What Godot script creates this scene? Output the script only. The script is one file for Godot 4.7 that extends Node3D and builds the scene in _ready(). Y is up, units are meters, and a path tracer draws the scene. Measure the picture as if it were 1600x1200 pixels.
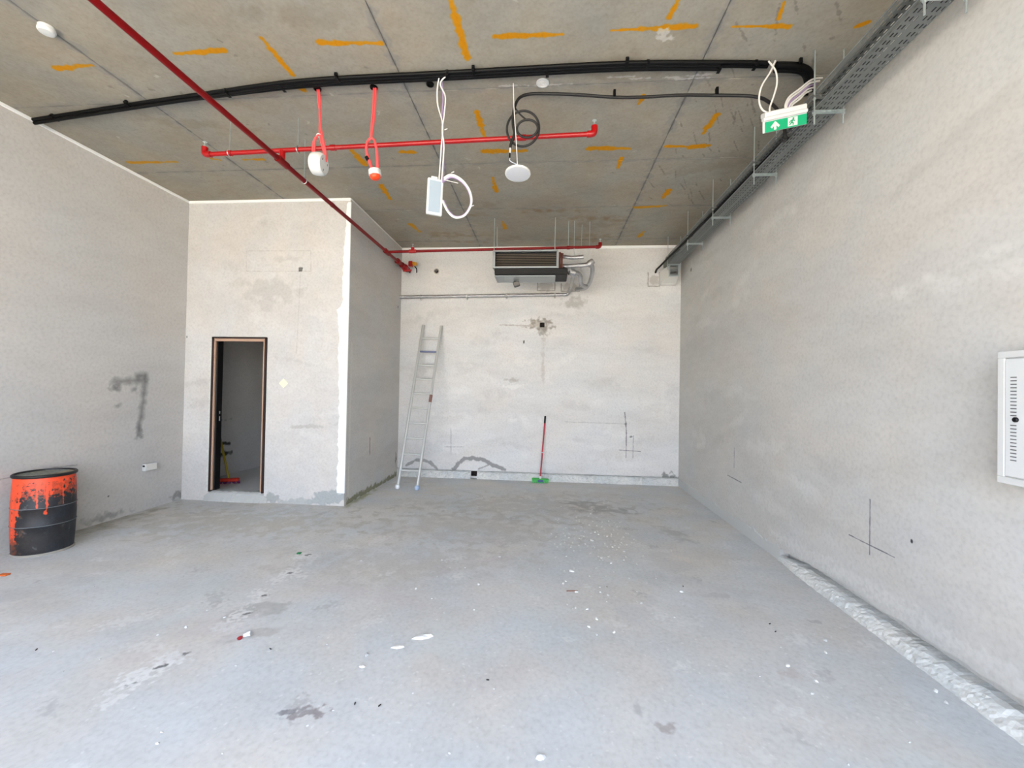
extends Node3D
# An unfinished shop unit of bare plaster and concrete, seen from its open front.
# x runs to the right, y up, the room recedes along -z. Metres.

const XL := -4.69    # left wall
const XR := 2.119    # right wall
const XB := -2.507   # side of the closet that projects into the room
const ZB := -7.036   # back wall
const ZF := -5.141   # front of the closet
const HC := 3.87     # ceiling
const ZO := 1.5      # open shop front

var taken := {}
var M := {}

# ------------------------------------------------------------------ mesh builder
class MB:
	var v := PackedVector3Array()
	var n := PackedVector3Array()
	var t := PackedVector2Array()
	var t2 := PackedVector2Array()

	func tri(a: Vector3, b: Vector3, c: Vector3, na: Vector3, nb: Vector3, nc: Vector3, ua := Vector2.ZERO, ub := Vector2.ZERO, uc := Vector2.ZERO) -> void:
		var flip := (b - a).cross(c - a).dot(na + nb + nc) > 0.0
		var P := [a, c, b] if flip else [a, b, c]
		var N := [na, nc, nb] if flip else [na, nb, nc]
		var U := [ua, uc, ub] if flip else [ua, ub, uc]
		for i in 3:
			v.append(P[i]); n.append(N[i]); t.append(U[i]); t2.append(U[i])

	func quad(a: Vector3, b: Vector3, c: Vector3, d: Vector3, nn: Vector3, ua := Vector2.ZERO, ub := Vector2.ZERO, uc := Vector2.ZERO, ud := Vector2.ZERO) -> void:
		tri(a, b, c, nn, nn, nn, ua, ub, uc)
		tri(a, c, d, nn, nn, nn, ua, uc, ud)

	func flat(a: Vector3, b: Vector3, c: Vector3, out: Vector3) -> void:
		var m := (b - a).cross(c - a).normalized()
		if m.dot(out) < 0.0:
			m = -m
		tri(a, b, c, m, m, m)

	func box(c: Vector3, s: Vector3, B := Basis(), ch := 0.0) -> void:
		var h := s * 0.5
		var at := func(p: Vector3) -> Vector3: return c + B * p
		for k in 3:
			var l := (k + 1) % 3
			var m := (k + 2) % 3
			for sk in [-1.0, 1.0]:
				var q := []
				for w in [[-1, -1], [1, -1], [1, 1], [-1, 1]]:
					var p := Vector3()
					p[k] = sk * h[k]; p[l] = w[0] * (h[l] - ch); p[m] = w[1] * (h[m] - ch)
					q.append(at.call(p))
				var nn := Vector3(); nn[k] = sk
				quad(q[0], q[1], q[2], q[3], B * nn, Vector2(0, 0), Vector2(1, 0), Vector2(1, 1), Vector2(0, 1))
				if ch > 0.0:
					for sl in [-1.0, 1.0]:
						var e := []
						for w in [-1.0, 1.0]:
							var p := Vector3(); p[k] = sk * h[k]; p[l] = sl * (h[l] - ch); p[m] = w * (h[m] - ch)
							e.append(at.call(p))
						for w in [1.0, -1.0]:
							var p := Vector3(); p[k] = sk * (h[k] - ch); p[l] = sl * h[l]; p[m] = w * (h[m] - ch)
							e.append(at.call(p))
						var ne := Vector3(); ne[k] = sk; ne[l] = sl
						quad(e[0], e[1], e[2], e[3], (B * ne).normalized())
		if ch > 0.0:
			for sx in [-1.0, 1.0]:
				for sy in [-1.0, 1.0]:
					for sz in [-1.0, 1.0]:
						var g := Vector3(sx, sy, sz)
						var e := []
						for k in 3:
							var p := Vector3()
							for j in 3:
								p[j] = g[j] * (h[j] if j == k else h[j] - ch)
							e.append(at.call(p))
						var ng := (B * g).normalized()
						tri(e[0], e[1], e[2], ng, ng, ng)

	func bar(a: Vector3, b: Vector3, w: float, d: float, up := Vector3.UP, ch := 0.0) -> void:
		var y := (b - a).normalized()
		var x := y.cross(up)
		if x.length() < 0.01:
			x = y.cross(Vector3.RIGHT)
		x = x.normalized()
		box((a + b) * 0.5, Vector3(w, a.distance_to(b), d), Basis(x, y, x.cross(y)), ch)

	func tube(pts: Array, r: float, sides := 10, closed := false, r2 := -1.0) -> void:
		var k := pts.size()
		var tang := []
		for i in k:
			var a: Vector3 = pts[(i - 1 + k) % k] if closed else pts[maxi(i - 1, 0)]
			var b: Vector3 = pts[(i + 1) % k] if closed else pts[mini(i + 1, k - 1)]
			tang.append((b - a).normalized())
		var u: Vector3 = (tang[0] as Vector3).cross(Vector3(0.31, 0.83, 0.46)).normalized()
		var rings := []
		var norms := []
		for i in k:
			var T: Vector3 = tang[i]
			u = (u - T * u.dot(T)).normalized()
			var w := T.cross(u)
			var ring := []
			var nr := []
			var rr := r if r2 < 0.0 else lerpf(r, r2, float(i) / (k - 1))
			for s in sides:
				var an := TAU * s / sides
				var dd := u * cos(an) + w * sin(an)
				nr.append(dd); ring.append(pts[i] + dd * rr)
			rings.append(ring); norms.append(nr)
		for i in (k if closed else k - 1):
			var j := (i + 1) % k
			for s in sides:
				var q := (s + 1) % sides
				tri(rings[i][s], rings[j][s], rings[j][q], norms[i][s], norms[j][s], norms[j][q])
				tri(rings[i][s], rings[j][q], rings[i][q], norms[i][s], norms[j][q], norms[i][q])
		if not closed:
			for s in sides:
				var q := (s + 1) % sides
				tri(pts[0], rings[0][s], rings[0][q], -tang[0], -tang[0], -tang[0])
				tri(pts[k - 1], rings[k - 1][s], rings[k - 1][q], tang[k - 1], tang[k - 1], tang[k - 1])

	# profile of (radius, height) pairs turned round the y axis of X
	func lathe(prof: Array, segs := 24, X := Transform3D(), vtex := []) -> void:
		for i in prof.size() - 1:
			var a: Vector2 = prof[i]
			var b: Vector2 = prof[i + 1]
			if a.is_equal_approx(b):
				continue
			var d := (b - a).normalized()
			var nn := Vector2(d.y, -d.x)
			var na := nn
			var nb := nn
			if i > 0:
				var d0: Vector2 = (a - prof[i - 1]).normalized()
				if d0.dot(d) > 0.75:
					na = (Vector2(d0.y, -d0.x) + nn).normalized()
			if i < prof.size() - 2:
				var d1: Vector2 = (prof[i + 2] - b).normalized()
				if d1.dot(d) > 0.75:
					nb = (Vector2(d1.y, -d1.x) + nn).normalized()
			var va: float = vtex[i] if vtex else 0.0
			var vb: float = vtex[i + 1] if vtex else 0.0
			for s in segs:
				var t0 := TAU * s / segs
				var t1 := TAU * (s + 1) / segs
				var c0 := Vector3(cos(t0), 0, sin(t0))
				var c1 := Vector3(cos(t1), 0, sin(t1))
				var U := Vector3.UP
				var u0 := float(s) / segs
				var u1 := float(s + 1) / segs
				var P := [c0 * a.x + U * a.y, c1 * a.x + U * a.y, c1 * b.x + U * b.y, c0 * b.x + U * b.y]
				var N := [c0 * na.x + U * na.y, c1 * na.x + U * na.y, c1 * nb.x + U * nb.y, c0 * nb.x + U * nb.y]
				for j in 4:
					P[j] = X * P[j]; N[j] = (X.basis * N[j]).normalized()
				if b.x > 1e-5:
					tri(P[0], P[2], P[3], N[0], N[2], N[3], Vector2(u0, va), Vector2(u1, vb), Vector2(u0, vb))
				if a.x > 1e-5:
					tri(P[0], P[1], P[2], N[0], N[1], N[2], Vector2(u0, va), Vector2(u1, va), Vector2(u1, vb))

	# a sheet with rows of real slots
	func perforated(o: Vector3, along: Vector3, across: Vector3, nn: Vector3, length: float, width: float, rows: Array, slot: float, pitch: float) -> void:
		var edge := 0.0
		for r in rows:
			_sheet(o, along, across, nn, 0.0, length, edge, r[0])
			var x := 0.0
			while x < length:
				_sheet(o, along, across, nn, x, minf(x + pitch - slot, length), r[0], r[1])
				x += pitch
			edge = r[1]
		_sheet(o, along, across, nn, 0.0, length, edge, width)

	func _sheet(o: Vector3, al: Vector3, ac: Vector3, nn: Vector3, x0: float, x1: float, y0: float, y1: float) -> void:
		quad(o + al * x0 + ac * y0, o + al * x1 + ac * y0, o + al * x1 + ac * y1, o + al * x0 + ac * y1, nn)

	func mesh() -> ArrayMesh:
		var a := []
		a.resize(Mesh.ARRAY_MAX)
		a[Mesh.ARRAY_VERTEX] = v; a[Mesh.ARRAY_NORMAL] = n; a[Mesh.ARRAY_TEX_UV] = t; a[Mesh.ARRAY_TEX_UV2] = t2
		var m := ArrayMesh.new()
		m.add_surface_from_arrays(Mesh.PRIMITIVE_TRIANGLES, a)
		return m

# ------------------------------------------------------------------ surface colour maps
class Tex:
	var w: int
	var h: int
	var a0: float
	var b0: float
	var A: float
	var B: float
	var buf: PackedByteArray
	var nz := FastNoiseLite.new()

	func _init(w_: int, h_: int, a0_: float, b0_: float, A_: float, B_: float, sd: int) -> void:
		w = w_; h = h_; a0 = a0_; b0 = b0_; A = A_; B = B_
		nz.seed = sd; nz.frequency = 1.0; nz.fractal_octaves = 3
		buf.resize(w * h * 3)

	func _field(sd: int, freq: float, sx: float, sy: float, oct: int) -> PackedByteArray:
		var f := FastNoiseLite.new()
		f.seed = sd; f.frequency = freq; f.fractal_octaves = oct; f.noise_type = FastNoiseLite.TYPE_SIMPLEX_SMOOTH
		var im := f.get_image(maxi(8, int(w / sx)), maxi(8, int(h / sy)))
		im.convert(Image.FORMAT_L8)
		im.resize(w / 2, h / 2, Image.INTERPOLATE_CUBIC)
		return im.get_data()

	# three noises blended, run through a ramp of three colours, with a slight shift of hue
	func base(sd: int, lo: Color, mid: Color, hi: Color, stretch: Vector2, hue := 5.0, fine := 0.25) -> void:
		var f1 := _field(sd, 0.012, 2.0 * stretch.x, 2.0 * stretch.y, 4)
		var f2 := _field(sd + 1, 0.035, stretch.x, stretch.y, 4)
		var f3 := _field(sd + 2, 0.16, 1.0, 1.0, 2)
		var f4 := _field(sd + 3, 0.02, 4.0, 4.0, 2)
		var lut := PackedFloat32Array()
		lut.resize(768)
		for i in 256:
			var x := i / 255.0
			var c := lo.lerp(mid, x * 2.0) if x < 0.5 else mid.lerp(hi, x * 2.0 - 1.0)
			lut[i * 3] = c.r * 255.0; lut[i * 3 + 1] = c.g * 255.0; lut[i * 3 + 2] = c.b * 255.0
		var k1 := 0.45
		var k3 := fine
		var k2 := 1.0 - k1 - k3
		var n := (w / 2) * (h / 2)
		var half := PackedByteArray()
		half.resize(n * 3)
		for i in n:
			var g := int(f1[i] * k1 + f2[i] * k2 + f3[i] * k3) * 3
			var d := (f4[i] - 128) * hue / 128.0
			half[i * 3] = int(lut[g] + d)
			half[i * 3 + 1] = int(lut[g + 1])
			half[i * 3 + 2] = int(lut[g + 2] - d)
		var im := Image.create_from_data(w / 2, h / 2, false, Image.FORMAT_RGB8, half)
		im.resize(w, h, Image.INTERPOLATE_CUBIC)
		buf = im.get_data()

	func _put(x: int, y: int, c: Color, k: float) -> void:
		var i := (y * w + x) * 3
		buf[i] = int(lerpf(buf[i], c.r * 255.0, k))
		buf[i + 1] = int(lerpf(buf[i + 1], c.g * 255.0, k))
		buf[i + 2] = int(lerpf(buf[i + 2], c.b * 255.0, k))

	func blot(a: float, b: float, ra: float, rb: float, c: Color, alpha: float, rot := 0.0, soft := 0.6, rough := 0.6, freq := 9.0) -> void:
		var R := maxf(ra, rb) * 1.5
		var ca := cos(rot)
		var sa := sin(rot)
		for y in range(maxi(0, int((1.0 - (b + R - b0) / B) * h)), mini(h, int((1.0 - (b - R - b0) / B) * h) + 1)):
			var pb := b0 + B * (1.0 - (y + 0.5) / h)
			for x in range(maxi(0, int((a - R - a0) / A * w)), mini(w, int((a + R - a0) / A * w) + 1)):
				var pa := a0 + A * (x + 0.5) / w
				var da := pa - a
				var db := pb - b
				var xx := (da * ca + db * sa) / ra
				var yy := (-da * sa + db * ca) / rb
				var d := sqrt(xx * xx + yy * yy)
				if d > 1.5:
					continue
				d += rough * nz.get_noise_2d(pa * freq, pb * freq)
				var k := clampf((1.0 - d) / soft, 0.0, 1.0) * alpha
				if k > 0.004:
					_put(x, y, c, k)

	func stroke(pts: Array, wid: float, c: Color, alpha: float, rough := 0.3, soft := 0.4, freq := 14.0) -> void:
		var lo: Vector2 = pts[0]
		var hi: Vector2 = pts[0]
		for p in pts:
			lo = lo.min(p); hi = hi.max(p)
		var R := wid
		for y in range(maxi(0, int((1.0 - (hi.y + R - b0) / B) * h)), mini(h, int((1.0 - (lo.y - R - b0) / B) * h) + 1)):
			var pb := b0 + B * (1.0 - (y + 0.5) / h)
			for x in range(maxi(0, int((lo.x - R - a0) / A * w)), mini(w, int((hi.x + R - a0) / A * w) + 1)):
				var p := Vector2(a0 + A * (x + 0.5) / w, pb)
				var best := 9.0
				for i in pts.size() - 1:
					best = minf(best, p.distance_to(Geometry2D.get_closest_point_to_segment(p, pts[i], pts[i + 1])))
				if best > wid:
					continue
				var d := best / (wid * 0.5) + rough * nz.get_noise_2d(p.x * freq, p.y * freq)
				var k := clampf((1.0 - d) / soft, 0.0, 1.0) * alpha
				if k > 0.004:
					_put(x, y, c, k)

	func uv(a: float, b: float) -> Vector2:
		return Vector2((a - a0) / A, 1.0 - (b - b0) / B)

	func texture() -> ImageTexture:
		return ImageTexture.create_from_image(Image.create_from_data(w, h, false, Image.FORMAT_RGB8, buf))

# ------------------------------------------------------------------ small helpers
func V(x: float, y: float, z: float) -> Vector3:
	return Vector3(x, y, z)

func numbered(called: String) -> String:
	taken[called] = taken.get(called, -1) + 1
	return called if taken[called] == 0 else "%s_%03d" % [called, taken[called]]

func thing(called: String, label: String, category: String, at := Vector3.ZERO, group := "") -> Node3D:
	var o := Node3D.new()
	o.name = numbered(called)
	add_child(o)
	o.position = at
	o.set_meta("label", label); o.set_meta("category", category)
	if group:
		o.set_meta("group", group)
	return o

# a part; vertices are given in room coordinates and stored relative to the thing's base
func part(owner_: Node3D, called: String, mb: MB, m: Material) -> MeshInstance3D:
	var o := MeshInstance3D.new()
	o.name = called
	var off := Vector3.ZERO
	var q: Node = owner_
	while q != self:
		off += (q as Node3D).position
		q = q.get_parent()
	if off != Vector3.ZERO:
		for i in mb.v.size():
			mb.v[i] -= off
	o.mesh = mb.mesh()
	o.material_override = m
	owner_.add_child(o, true)
	return o

func setting(called: String, mb: MB, m: Material, label: String, category: String) -> MeshInstance3D:
	var o := MeshInstance3D.new()
	o.name = called
	o.mesh = mb.mesh()
	o.material_override = m
	add_child(o)
	o.set_meta("kind", "structure"); o.set_meta("label", label); o.set_meta("category", category)
	return o

func mat(c: Color, rough := 0.8, metal := 0.0, spec := 0.5) -> StandardMaterial3D:
	var m := StandardMaterial3D.new()
	m.albedo_color = c; m.roughness = rough; m.metallic = metal; m.metallic_specular = spec
	return m

func grey_field(w: int, h: int, sd: int, freq: float, octv: int) -> ImageTexture:
	var f := FastNoiseLite.new()
	f.seed = sd; f.frequency = freq; f.fractal_octaves = octv
	var im := f.get_image(w, h)
	im.convert(Image.FORMAT_RGB8)
	return ImageTexture.create_from_image(im)

func surfaced(tex: Tex, relief: float, sd: int, rough := 0.92, rw := 1024, rh := 512) -> StandardMaterial3D:
	var m := mat(Color.WHITE, rough, 0.0, 0.3)
	m.albedo_texture = tex.texture()
	m.heightmap_enabled = true
	m.heightmap_scale = relief
	m.heightmap_texture = grey_field(rw, rh, sd, 0.03, 5)
	m.detail_enabled = true
	m.detail_blend_mode = BaseMaterial3D.BLEND_MODE_MUL
	m.detail_uv_layer = BaseMaterial3D.DETAIL_UV_2
	m.detail_albedo = M.grain
	return m

func spline(pts: Array, per := 6, closed := false) -> Array:
	var out := []
	var k := pts.size()
	for i in (k if closed else k - 1):
		var a: Vector3 = pts[(i - 1 + k) % k] if closed else pts[maxi(i - 1, 0)]
		var b: Vector3 = pts[i]
		var c: Vector3 = pts[(i + 1) % k]
		var d: Vector3 = pts[(i + 2) % k] if closed else pts[mini(i + 2, k - 1)]
		for s in per:
			out.append(b.cubic_interpolate(c, a, d, float(s) / per))
	if not closed:
		out.append(pts[k - 1])
	return out

# a wall face with real openings; world point = o + a * U + b * W, facing N
func wall_mesh(mb: MB, tex: Tex, o: Vector3, U: Vector3, W: Vector3, N: Vector3, a0: float, a1: float, b0: float, b1: float, thick: float, holes: Array) -> void:
	var xs := [a0, a1]
	var ys := [b0, b1]
	for q in holes:
		xs.append_array([q[0], q[1]]); ys.append_array([q[2], q[3]])
	xs.sort(); ys.sort()
	var at := func(a: float, b: float, d: float) -> Vector3: return o + U * a + W * b - N * d
	for i in xs.size() - 1:
		for j in ys.size() - 1:
			if xs[i + 1] - xs[i] < 1e-5 or ys[j + 1] - ys[j] < 1e-5:
				continue
			var ca: float = (xs[i] + xs[i + 1]) * 0.5
			var cb: float = (ys[j] + ys[j + 1]) * 0.5
			var front := true
			var rear := true
			for q in holes:
				if ca > q[0] and ca < q[1] and cb > q[2] and cb < q[3]:
					front = false
					if q[4] >= thick - 1e-4:
						rear = false
			var s := mb.v.size()
			if front:
				mb.quad(at.call(xs[i], ys[j], 0.0), at.call(xs[i + 1], ys[j], 0.0), at.call(xs[i + 1], ys[j + 1], 0.0), at.call(xs[i], ys[j + 1], 0.0), N, tex.uv(xs[i], ys[j]), tex.uv(xs[i + 1], ys[j]), tex.uv(xs[i + 1], ys[j + 1]), tex.uv(xs[i], ys[j + 1]))
			if rear:
				mb.quad(at.call(xs[i], ys[j], thick), at.call(xs[i + 1], ys[j], thick), at.call(xs[i + 1], ys[j + 1], thick), at.call(xs[i], ys[j + 1], thick), -N, tex.uv(xs[i], ys[j]), tex.uv(xs[i + 1], ys[j]), tex.uv(xs[i + 1], ys[j + 1]), tex.uv(xs[i], ys[j + 1]))
			_metres(mb, s, tex)
	var rims := [[a0, a1, b0, b1, thick, -1.0]]
	for q in holes:
		rims.append([q[0], q[1], q[2], q[3], q[4], 1.0])
	for q in rims:
		var s := mb.v.size()
		var d: float = q[4]
		var g: float = q[5]
		var u0 := tex.uv(q[0], q[2])
		for e in [[q[0], q[2], q[1], q[2], W], [q[0], q[3], q[1], q[3], -W], [q[0], q[2], q[0], q[3], U], [q[1], q[2], q[1], q[3], -U]]:
			var nn: Vector3 = e[4] * g
			mb.quad(at.call(e[0], e[1], 0.0), at.call(e[2], e[3], 0.0), at.call(e[2], e[3], d), at.call(e[0], e[1], d), nn, tex.uv(e[0], e[1]), tex.uv(e[2], e[3]), tex.uv(e[2], e[3]) + Vector2(0.01, 0.01), tex.uv(e[0], e[1]) + Vector2(0.01, 0.01))
		if g > 0.0 and d < thick - 1e-4:
			mb.quad(at.call(q[0], q[2], d), at.call(q[1], q[2], d), at.call(q[1], q[3], d), at.call(q[0], q[3], d), N, u0, u0, u0, u0)
		_metres(mb, s, tex)

func _metres(mb: MB, from: int, tex: Tex) -> void:
	for i in range(from, mb.v.size()):
		mb.t2[i] = Vector2(mb.t[i].x * tex.A, mb.t[i].y * tex.B)

# ================================================================== the scene
func _ready() -> void:
	# ---- camera, sky, sun, exposure
	var cam := Camera3D.new()
	cam.name = "camera"
	cam.fov = rad_to_deg(2.0 * atan(600.0 / 664.2))
	cam.keep_aspect = Camera3D.KEEP_HEIGHT
	cam.near = 0.05
	add_child(cam)
	cam.position = V(0, 1.5, 0)
	cam.rotation = V(0.01214, 0.08303, 0.0181)
	cam.current = true

	var sky_m := ProceduralSkyMaterial.new()
	sky_m.sky_top_color = Color(0.70, 0.77, 0.89)
	sky_m.sky_horizon_color = Color(0.93, 0.94, 0.95)
	sky_m.ground_bottom_color = Color(0.55, 0.52, 0.47)
	sky_m.ground_horizon_color = Color(0.75, 0.74, 0.72)
	sky_m.sky_energy_multiplier = 1.0
	sky_m.sun_angle_max = 4.0
	var sky := Sky.new()
	sky.sky_material = sky_m
	var env := Environment.new()
	env.background_mode = Environment.BG_SKY
	env.sky = sky
	env.background_energy_multiplier = 1.0
	env.tonemap_mode = Environment.TONE_MAPPER_LINEAR
	env.tonemap_exposure = 9.6
	env.sdfgi_enabled = true
	env.ssao_enabled = true
	env.ssil_enabled = true
	var we := WorldEnvironment.new()
	we.name = "world_environment"
	we.environment = env
	add_child(we)

	var sun := DirectionalLight3D.new()
	sun.name = "sun"
	sun.light_color = Color(1.0, 0.96, 0.89)
	sun.light_energy = 2.6
	sun.light_angular_distance = 0.6
	sun.shadow_enabled = true
	add_child(sun)
	sun.look_at_from_position(Vector3.ZERO, V(0.35, -1.0, 0.55), Vector3.UP)   # over the roof, down on the forecourt

	materials()
	shell()
	closet()
	ceiling_services()
	back_wall_services()
	cable_trays()
	loose_things()
	debris()

func materials() -> void:
	var nt := NoiseTexture2D.new()
	nt.width = 512; nt.height = 512; nt.seamless = true
	var fn := FastNoiseLite.new()
	fn.seed = 77; fn.frequency = 0.05; fn.fractal_octaves = 5
	nt.noise = fn
	var gr := Gradient.new()
	gr.offsets = PackedFloat32Array([0.0, 0.45, 1.0])
	gr.colors = PackedColorArray([Color(0.93, 0.93, 0.93), Color(0.98, 0.98, 0.98), Color(1, 1, 1)])
	nt.color_ramp = gr
	M.grain = nt
	M.red = mat(Color(0.62, 0.035, 0.05), 0.32, 0.0, 0.5)
	M.red_shaded = mat(Color(0.46, 0.012, 0.025), 0.4, 0.0, 0.35)  # same red paint, darkened for the shade on its downward side
	M.red_cable = mat(Color(0.90, 0.30, 0.31), 0.45)
	M.black = mat(Color(0.02, 0.02, 0.023), 0.5, 0.0, 0.3)
	M.black_soft = mat(Color(0.07, 0.065, 0.065), 0.6)
	M.white = mat(Color(0.81, 0.815, 0.81), 0.4)
	M.white_soft = mat(Color(0.90, 0.89, 0.87), 0.6)
	M.cable_white = mat(Color(0.84, 0.83, 0.82), 0.45)
	M.cable_lilac = mat(Color(0.60, 0.52, 0.66), 0.5)
	M.galv = mat(Color(0.64, 0.66, 0.67), 0.42, 0.75)
	M.galv_dull = mat(Color(0.49, 0.505, 0.50), 0.6, 0.5)
	M.zinc = mat(Color(0.80, 0.84, 0.84), 0.3, 0.8)
	M.alu = mat(Color(0.76, 0.765, 0.75), 0.4, 0.25)
	M.foil = mat(Color(0.74, 0.74, 0.745), 0.24, 0.92)
	M.foil.heightmap_enabled = true
	M.foil.heightmap_scale = 0.6
	M.foil.heightmap_texture = grey_field(256, 256, 12, 0.06, 3)
	M.foil.uv1_triplanar = true
	M.foil.uv1_scale = Vector3(4, 4, 4)
	M.copper = mat(Color(0.42, 0.22, 0.17), 0.45, 0.5)
	M.green = mat(Color(0.0, 0.62, 0.42), 0.4)
	M.putty = mat(Color(0.95, 0.955, 0.95), 0.85)
	M.mortar = mat(Color(0.80, 0.80, 0.78), 0.95)
	M.orange = mat(Color(0.95, 0.28, 0.10), 0.4)
	M.brass = mat(Color(0.86, 0.62, 0.18), 0.35, 0.4)

# ------------------------------------------------------------------ walls, floor, ceiling
func shell() -> void:
	var P_LO := Color(0.66, 0.65, 0.63)
	var P_MID := Color(0.745, 0.735, 0.715)
	var P_HI := Color(0.81, 0.80, 0.785)
	var grey := Color(0.52, 0.52, 0.505)
	var pale := Color(0.87, 0.865, 0.85)
	var pencil := Color(0.33, 0.32, 0.36)

	# floor
	var ft := Tex.new(2048, 2048, -5.2, -1.2, 8.4, 8.8, 11)
	ft.base(21, Color(0.765, 0.765, 0.75), Color(0.82, 0.82, 0.81), Color(0.87, 0.87, 0.86), Vector2(1.6, 1.0), 5.0, 0.3)
	var floor_dark := Color(0.73, 0.72, 0.70)  # tone of the broad darker floor patches
	ft.blot(-0.1, 5.5, 1.3, 0.6, floor_dark, 0.4, 0.1, 0.5, 1.5, 5.0)  # darkness of the far floor painted into the colour
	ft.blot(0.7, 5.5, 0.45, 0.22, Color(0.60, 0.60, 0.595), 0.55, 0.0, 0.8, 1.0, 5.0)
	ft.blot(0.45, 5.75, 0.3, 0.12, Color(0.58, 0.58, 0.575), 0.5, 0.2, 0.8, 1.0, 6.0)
	ft.blot(-0.9, 4.6, 1.1, 0.5, floor_dark, 0.35, -0.1, 0.5, 1.5, 5.0)
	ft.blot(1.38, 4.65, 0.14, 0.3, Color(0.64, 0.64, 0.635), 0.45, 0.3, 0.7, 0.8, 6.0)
	ft.blot(-1.2, 3.6, 0.9, 0.35, floor_dark, 0.3, 0.2, 0.5, 1.5, 5.0)
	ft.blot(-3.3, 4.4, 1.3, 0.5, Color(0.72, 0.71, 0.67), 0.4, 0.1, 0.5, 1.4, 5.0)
	ft.blot(-1.90, 2.66, 0.22, 0.13, Color(0.70, 0.70, 0.685), 0.7, 0.5, 0.25, 0.5, 6.0)
	ft.blot(-1.76, 2.42, 0.20, 0.06, Color(0.70, 0.69, 0.67), 0.6, 0.5, 0.3, 0.5, 6.0)
	ft.blot(-1.08, 1.885, 0.10, 0.045, Color(0.58, 0.55, 0.55), 0.8, 0.2, 0.5, 1.2, 18.0)
	ft.blot(-1.17, 1.875, 0.05, 0.02, Color(0.55, 0.55, 0.56), 0.7, 0.4, 0.4, 1.0, 18.0)
	ft.blot(0.56, 1.965, 0.06, 0.035, Color(0.66, 0.63, 0.62), 0.7, 0.0, 0.5, 0.9, 14.0)
	ft.blot(0.45, 2.07, 0.025, 0.05, Color(0.70, 0.70, 0.69), 0.6, 0.0, 0.6, 0.8, 14.0)
	ft.blot(1.27, 3.28, 0.13, 0.05, Color(0.70, 0.70, 0.70), 0.5, 0.1, 0.4, 0.7, 12.0)
	ft.blot(1.35, 2.42, 0.10, 0.05, Color(0.74, 0.70, 0.68), 0.4, 0.2, 0.6, 0.8, 12.0)
	ft.blot(-2.48, 5.55, 0.07, 0.55, Color(0.55, 0.54, 0.37), 0.55, 0.0, 0.9, 0.9, 8.0)
	ft.blot(-4.62, 4.1, 0.16, 1.1, Color(0.55, 0.53, 0.46), 0.55, 0.0, 1.0, 0.7, 5.0)
	var rr := RandomNumberGenerator.new()
	rr.seed = 5
	for p in [[-2.06, 1.92], [-2.04, 2.06], [-2.0, 2.17], [-1.97, 2.45], [-1.96, 2.6], [-2.01, 2.84], [-2.06, 3.2], [-2.12, 3.57]]:
		for k in 3:
			ft.blot(p[0] + rr.randf_range(-0.05, 0.05), p[1] + rr.randf_range(-0.08, 0.08), rr.randf_range(0.03, 0.08), rr.randf_range(0.03, 0.10), Color(0.90, 0.90, 0.89), 0.7, rr.randf() * 3.0, 0.5, 1.4, 22.0)
		ft.blot(p[0] + 0.03, p[1] + 0.05, 0.03, 0.015, Color(0.36, 0.36, 0.36), 0.7, 0.6, 0.4, 1.0, 30.0)
	for k in 150:
		var a := rr.randf_range(-4.2, 2.0)
		var b := rr.randf_range(1.2, 6.6)
		var s := rr.randf_range(0.015, 0.07)
		var light := rr.randf() < 0.7
		ft.blot(a, b, s * rr.randf_range(0.8, 2.4), s, Color(0.90, 0.90, 0.89) if light else Color(0.67, 0.67, 0.665), rr.randf_range(0.25, 0.55), rr.randf() * 3.14, 0.5, 1.4, 20.0)
	for k in 700:      # lime spatter
		var cl := rr.randi_range(0, 6)
		var cc: Vector2 = [Vector2(-0.9, 1.9), Vector2(-1.3, 1.9), Vector2(0.0, 1.8), Vector2(0.5, 4.2), Vector2(-0.5, 2.8), Vector2(1.4, 2.4), Vector2(0.9, 1.9)][cl]
		var sp := rr.randf_range(0.003, 0.008)
		ft.blot(cc.x + rr.randfn() * 0.5, cc.y + rr.randfn() * 0.4, sp * 1.6, sp, Color(0.92, 0.92, 0.91), 0.55, rr.randf() * 3.0, 0.5, 0.6, 60.0)
	for k in 26:
		var a := rr.randf_range(-4.0, 2.0)
		var b := rr.randf_range(1.3, 5.0)
		ft.blot(a, b, rr.randf_range(0.2, 0.6), rr.randf_range(0.1, 0.3), [Color(0.86, 0.865, 0.865), Color(0.80, 0.775, 0.77), Color(0.82, 0.845, 0.84), Color(0.76, 0.76, 0.755)][k % 4], 0.4, rr.randf() * 3.0, 0.9, 1.2, 4.0)
	var mb := MB.new()
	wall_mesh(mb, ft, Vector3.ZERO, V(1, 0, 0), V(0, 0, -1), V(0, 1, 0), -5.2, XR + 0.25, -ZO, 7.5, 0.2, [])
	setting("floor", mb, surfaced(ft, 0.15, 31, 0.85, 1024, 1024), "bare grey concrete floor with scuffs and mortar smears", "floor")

	# left wall
	var lt := Tex.new(1024, 512, -6.2, 0.0, 7.2, 3.9, 12)
	lt.base(41, Color(0.735, 0.725, 0.71), Color(0.785, 0.775, 0.76), Color(0.825, 0.815, 0.80), Vector2(3.0, 1.0), 2.2)
	var soot := Color(0.36, 0.36, 0.355)
	lt.stroke([Vector2(-4.25, 1.50), Vector2(-4.42, 1.52), Vector2(-4.57, 1.53)], 0.13, soot, 0.6, 0.45, 1.1, 7.0)
	lt.stroke([Vector2(-4.50, 1.58), Vector2(-4.60, 1.58), Vector2(-4.59, 1.35), Vector2(-4.57, 1.15), Vector2(-4.54, 0.98)], 0.11, soot, 0.62, 0.45, 1.1, 7.0)
	lt.blot(-4.55, 0.9, 0.06, 0.10, soot, 0.5, 0.2, 0.9, 0.7, 12.0)
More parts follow.
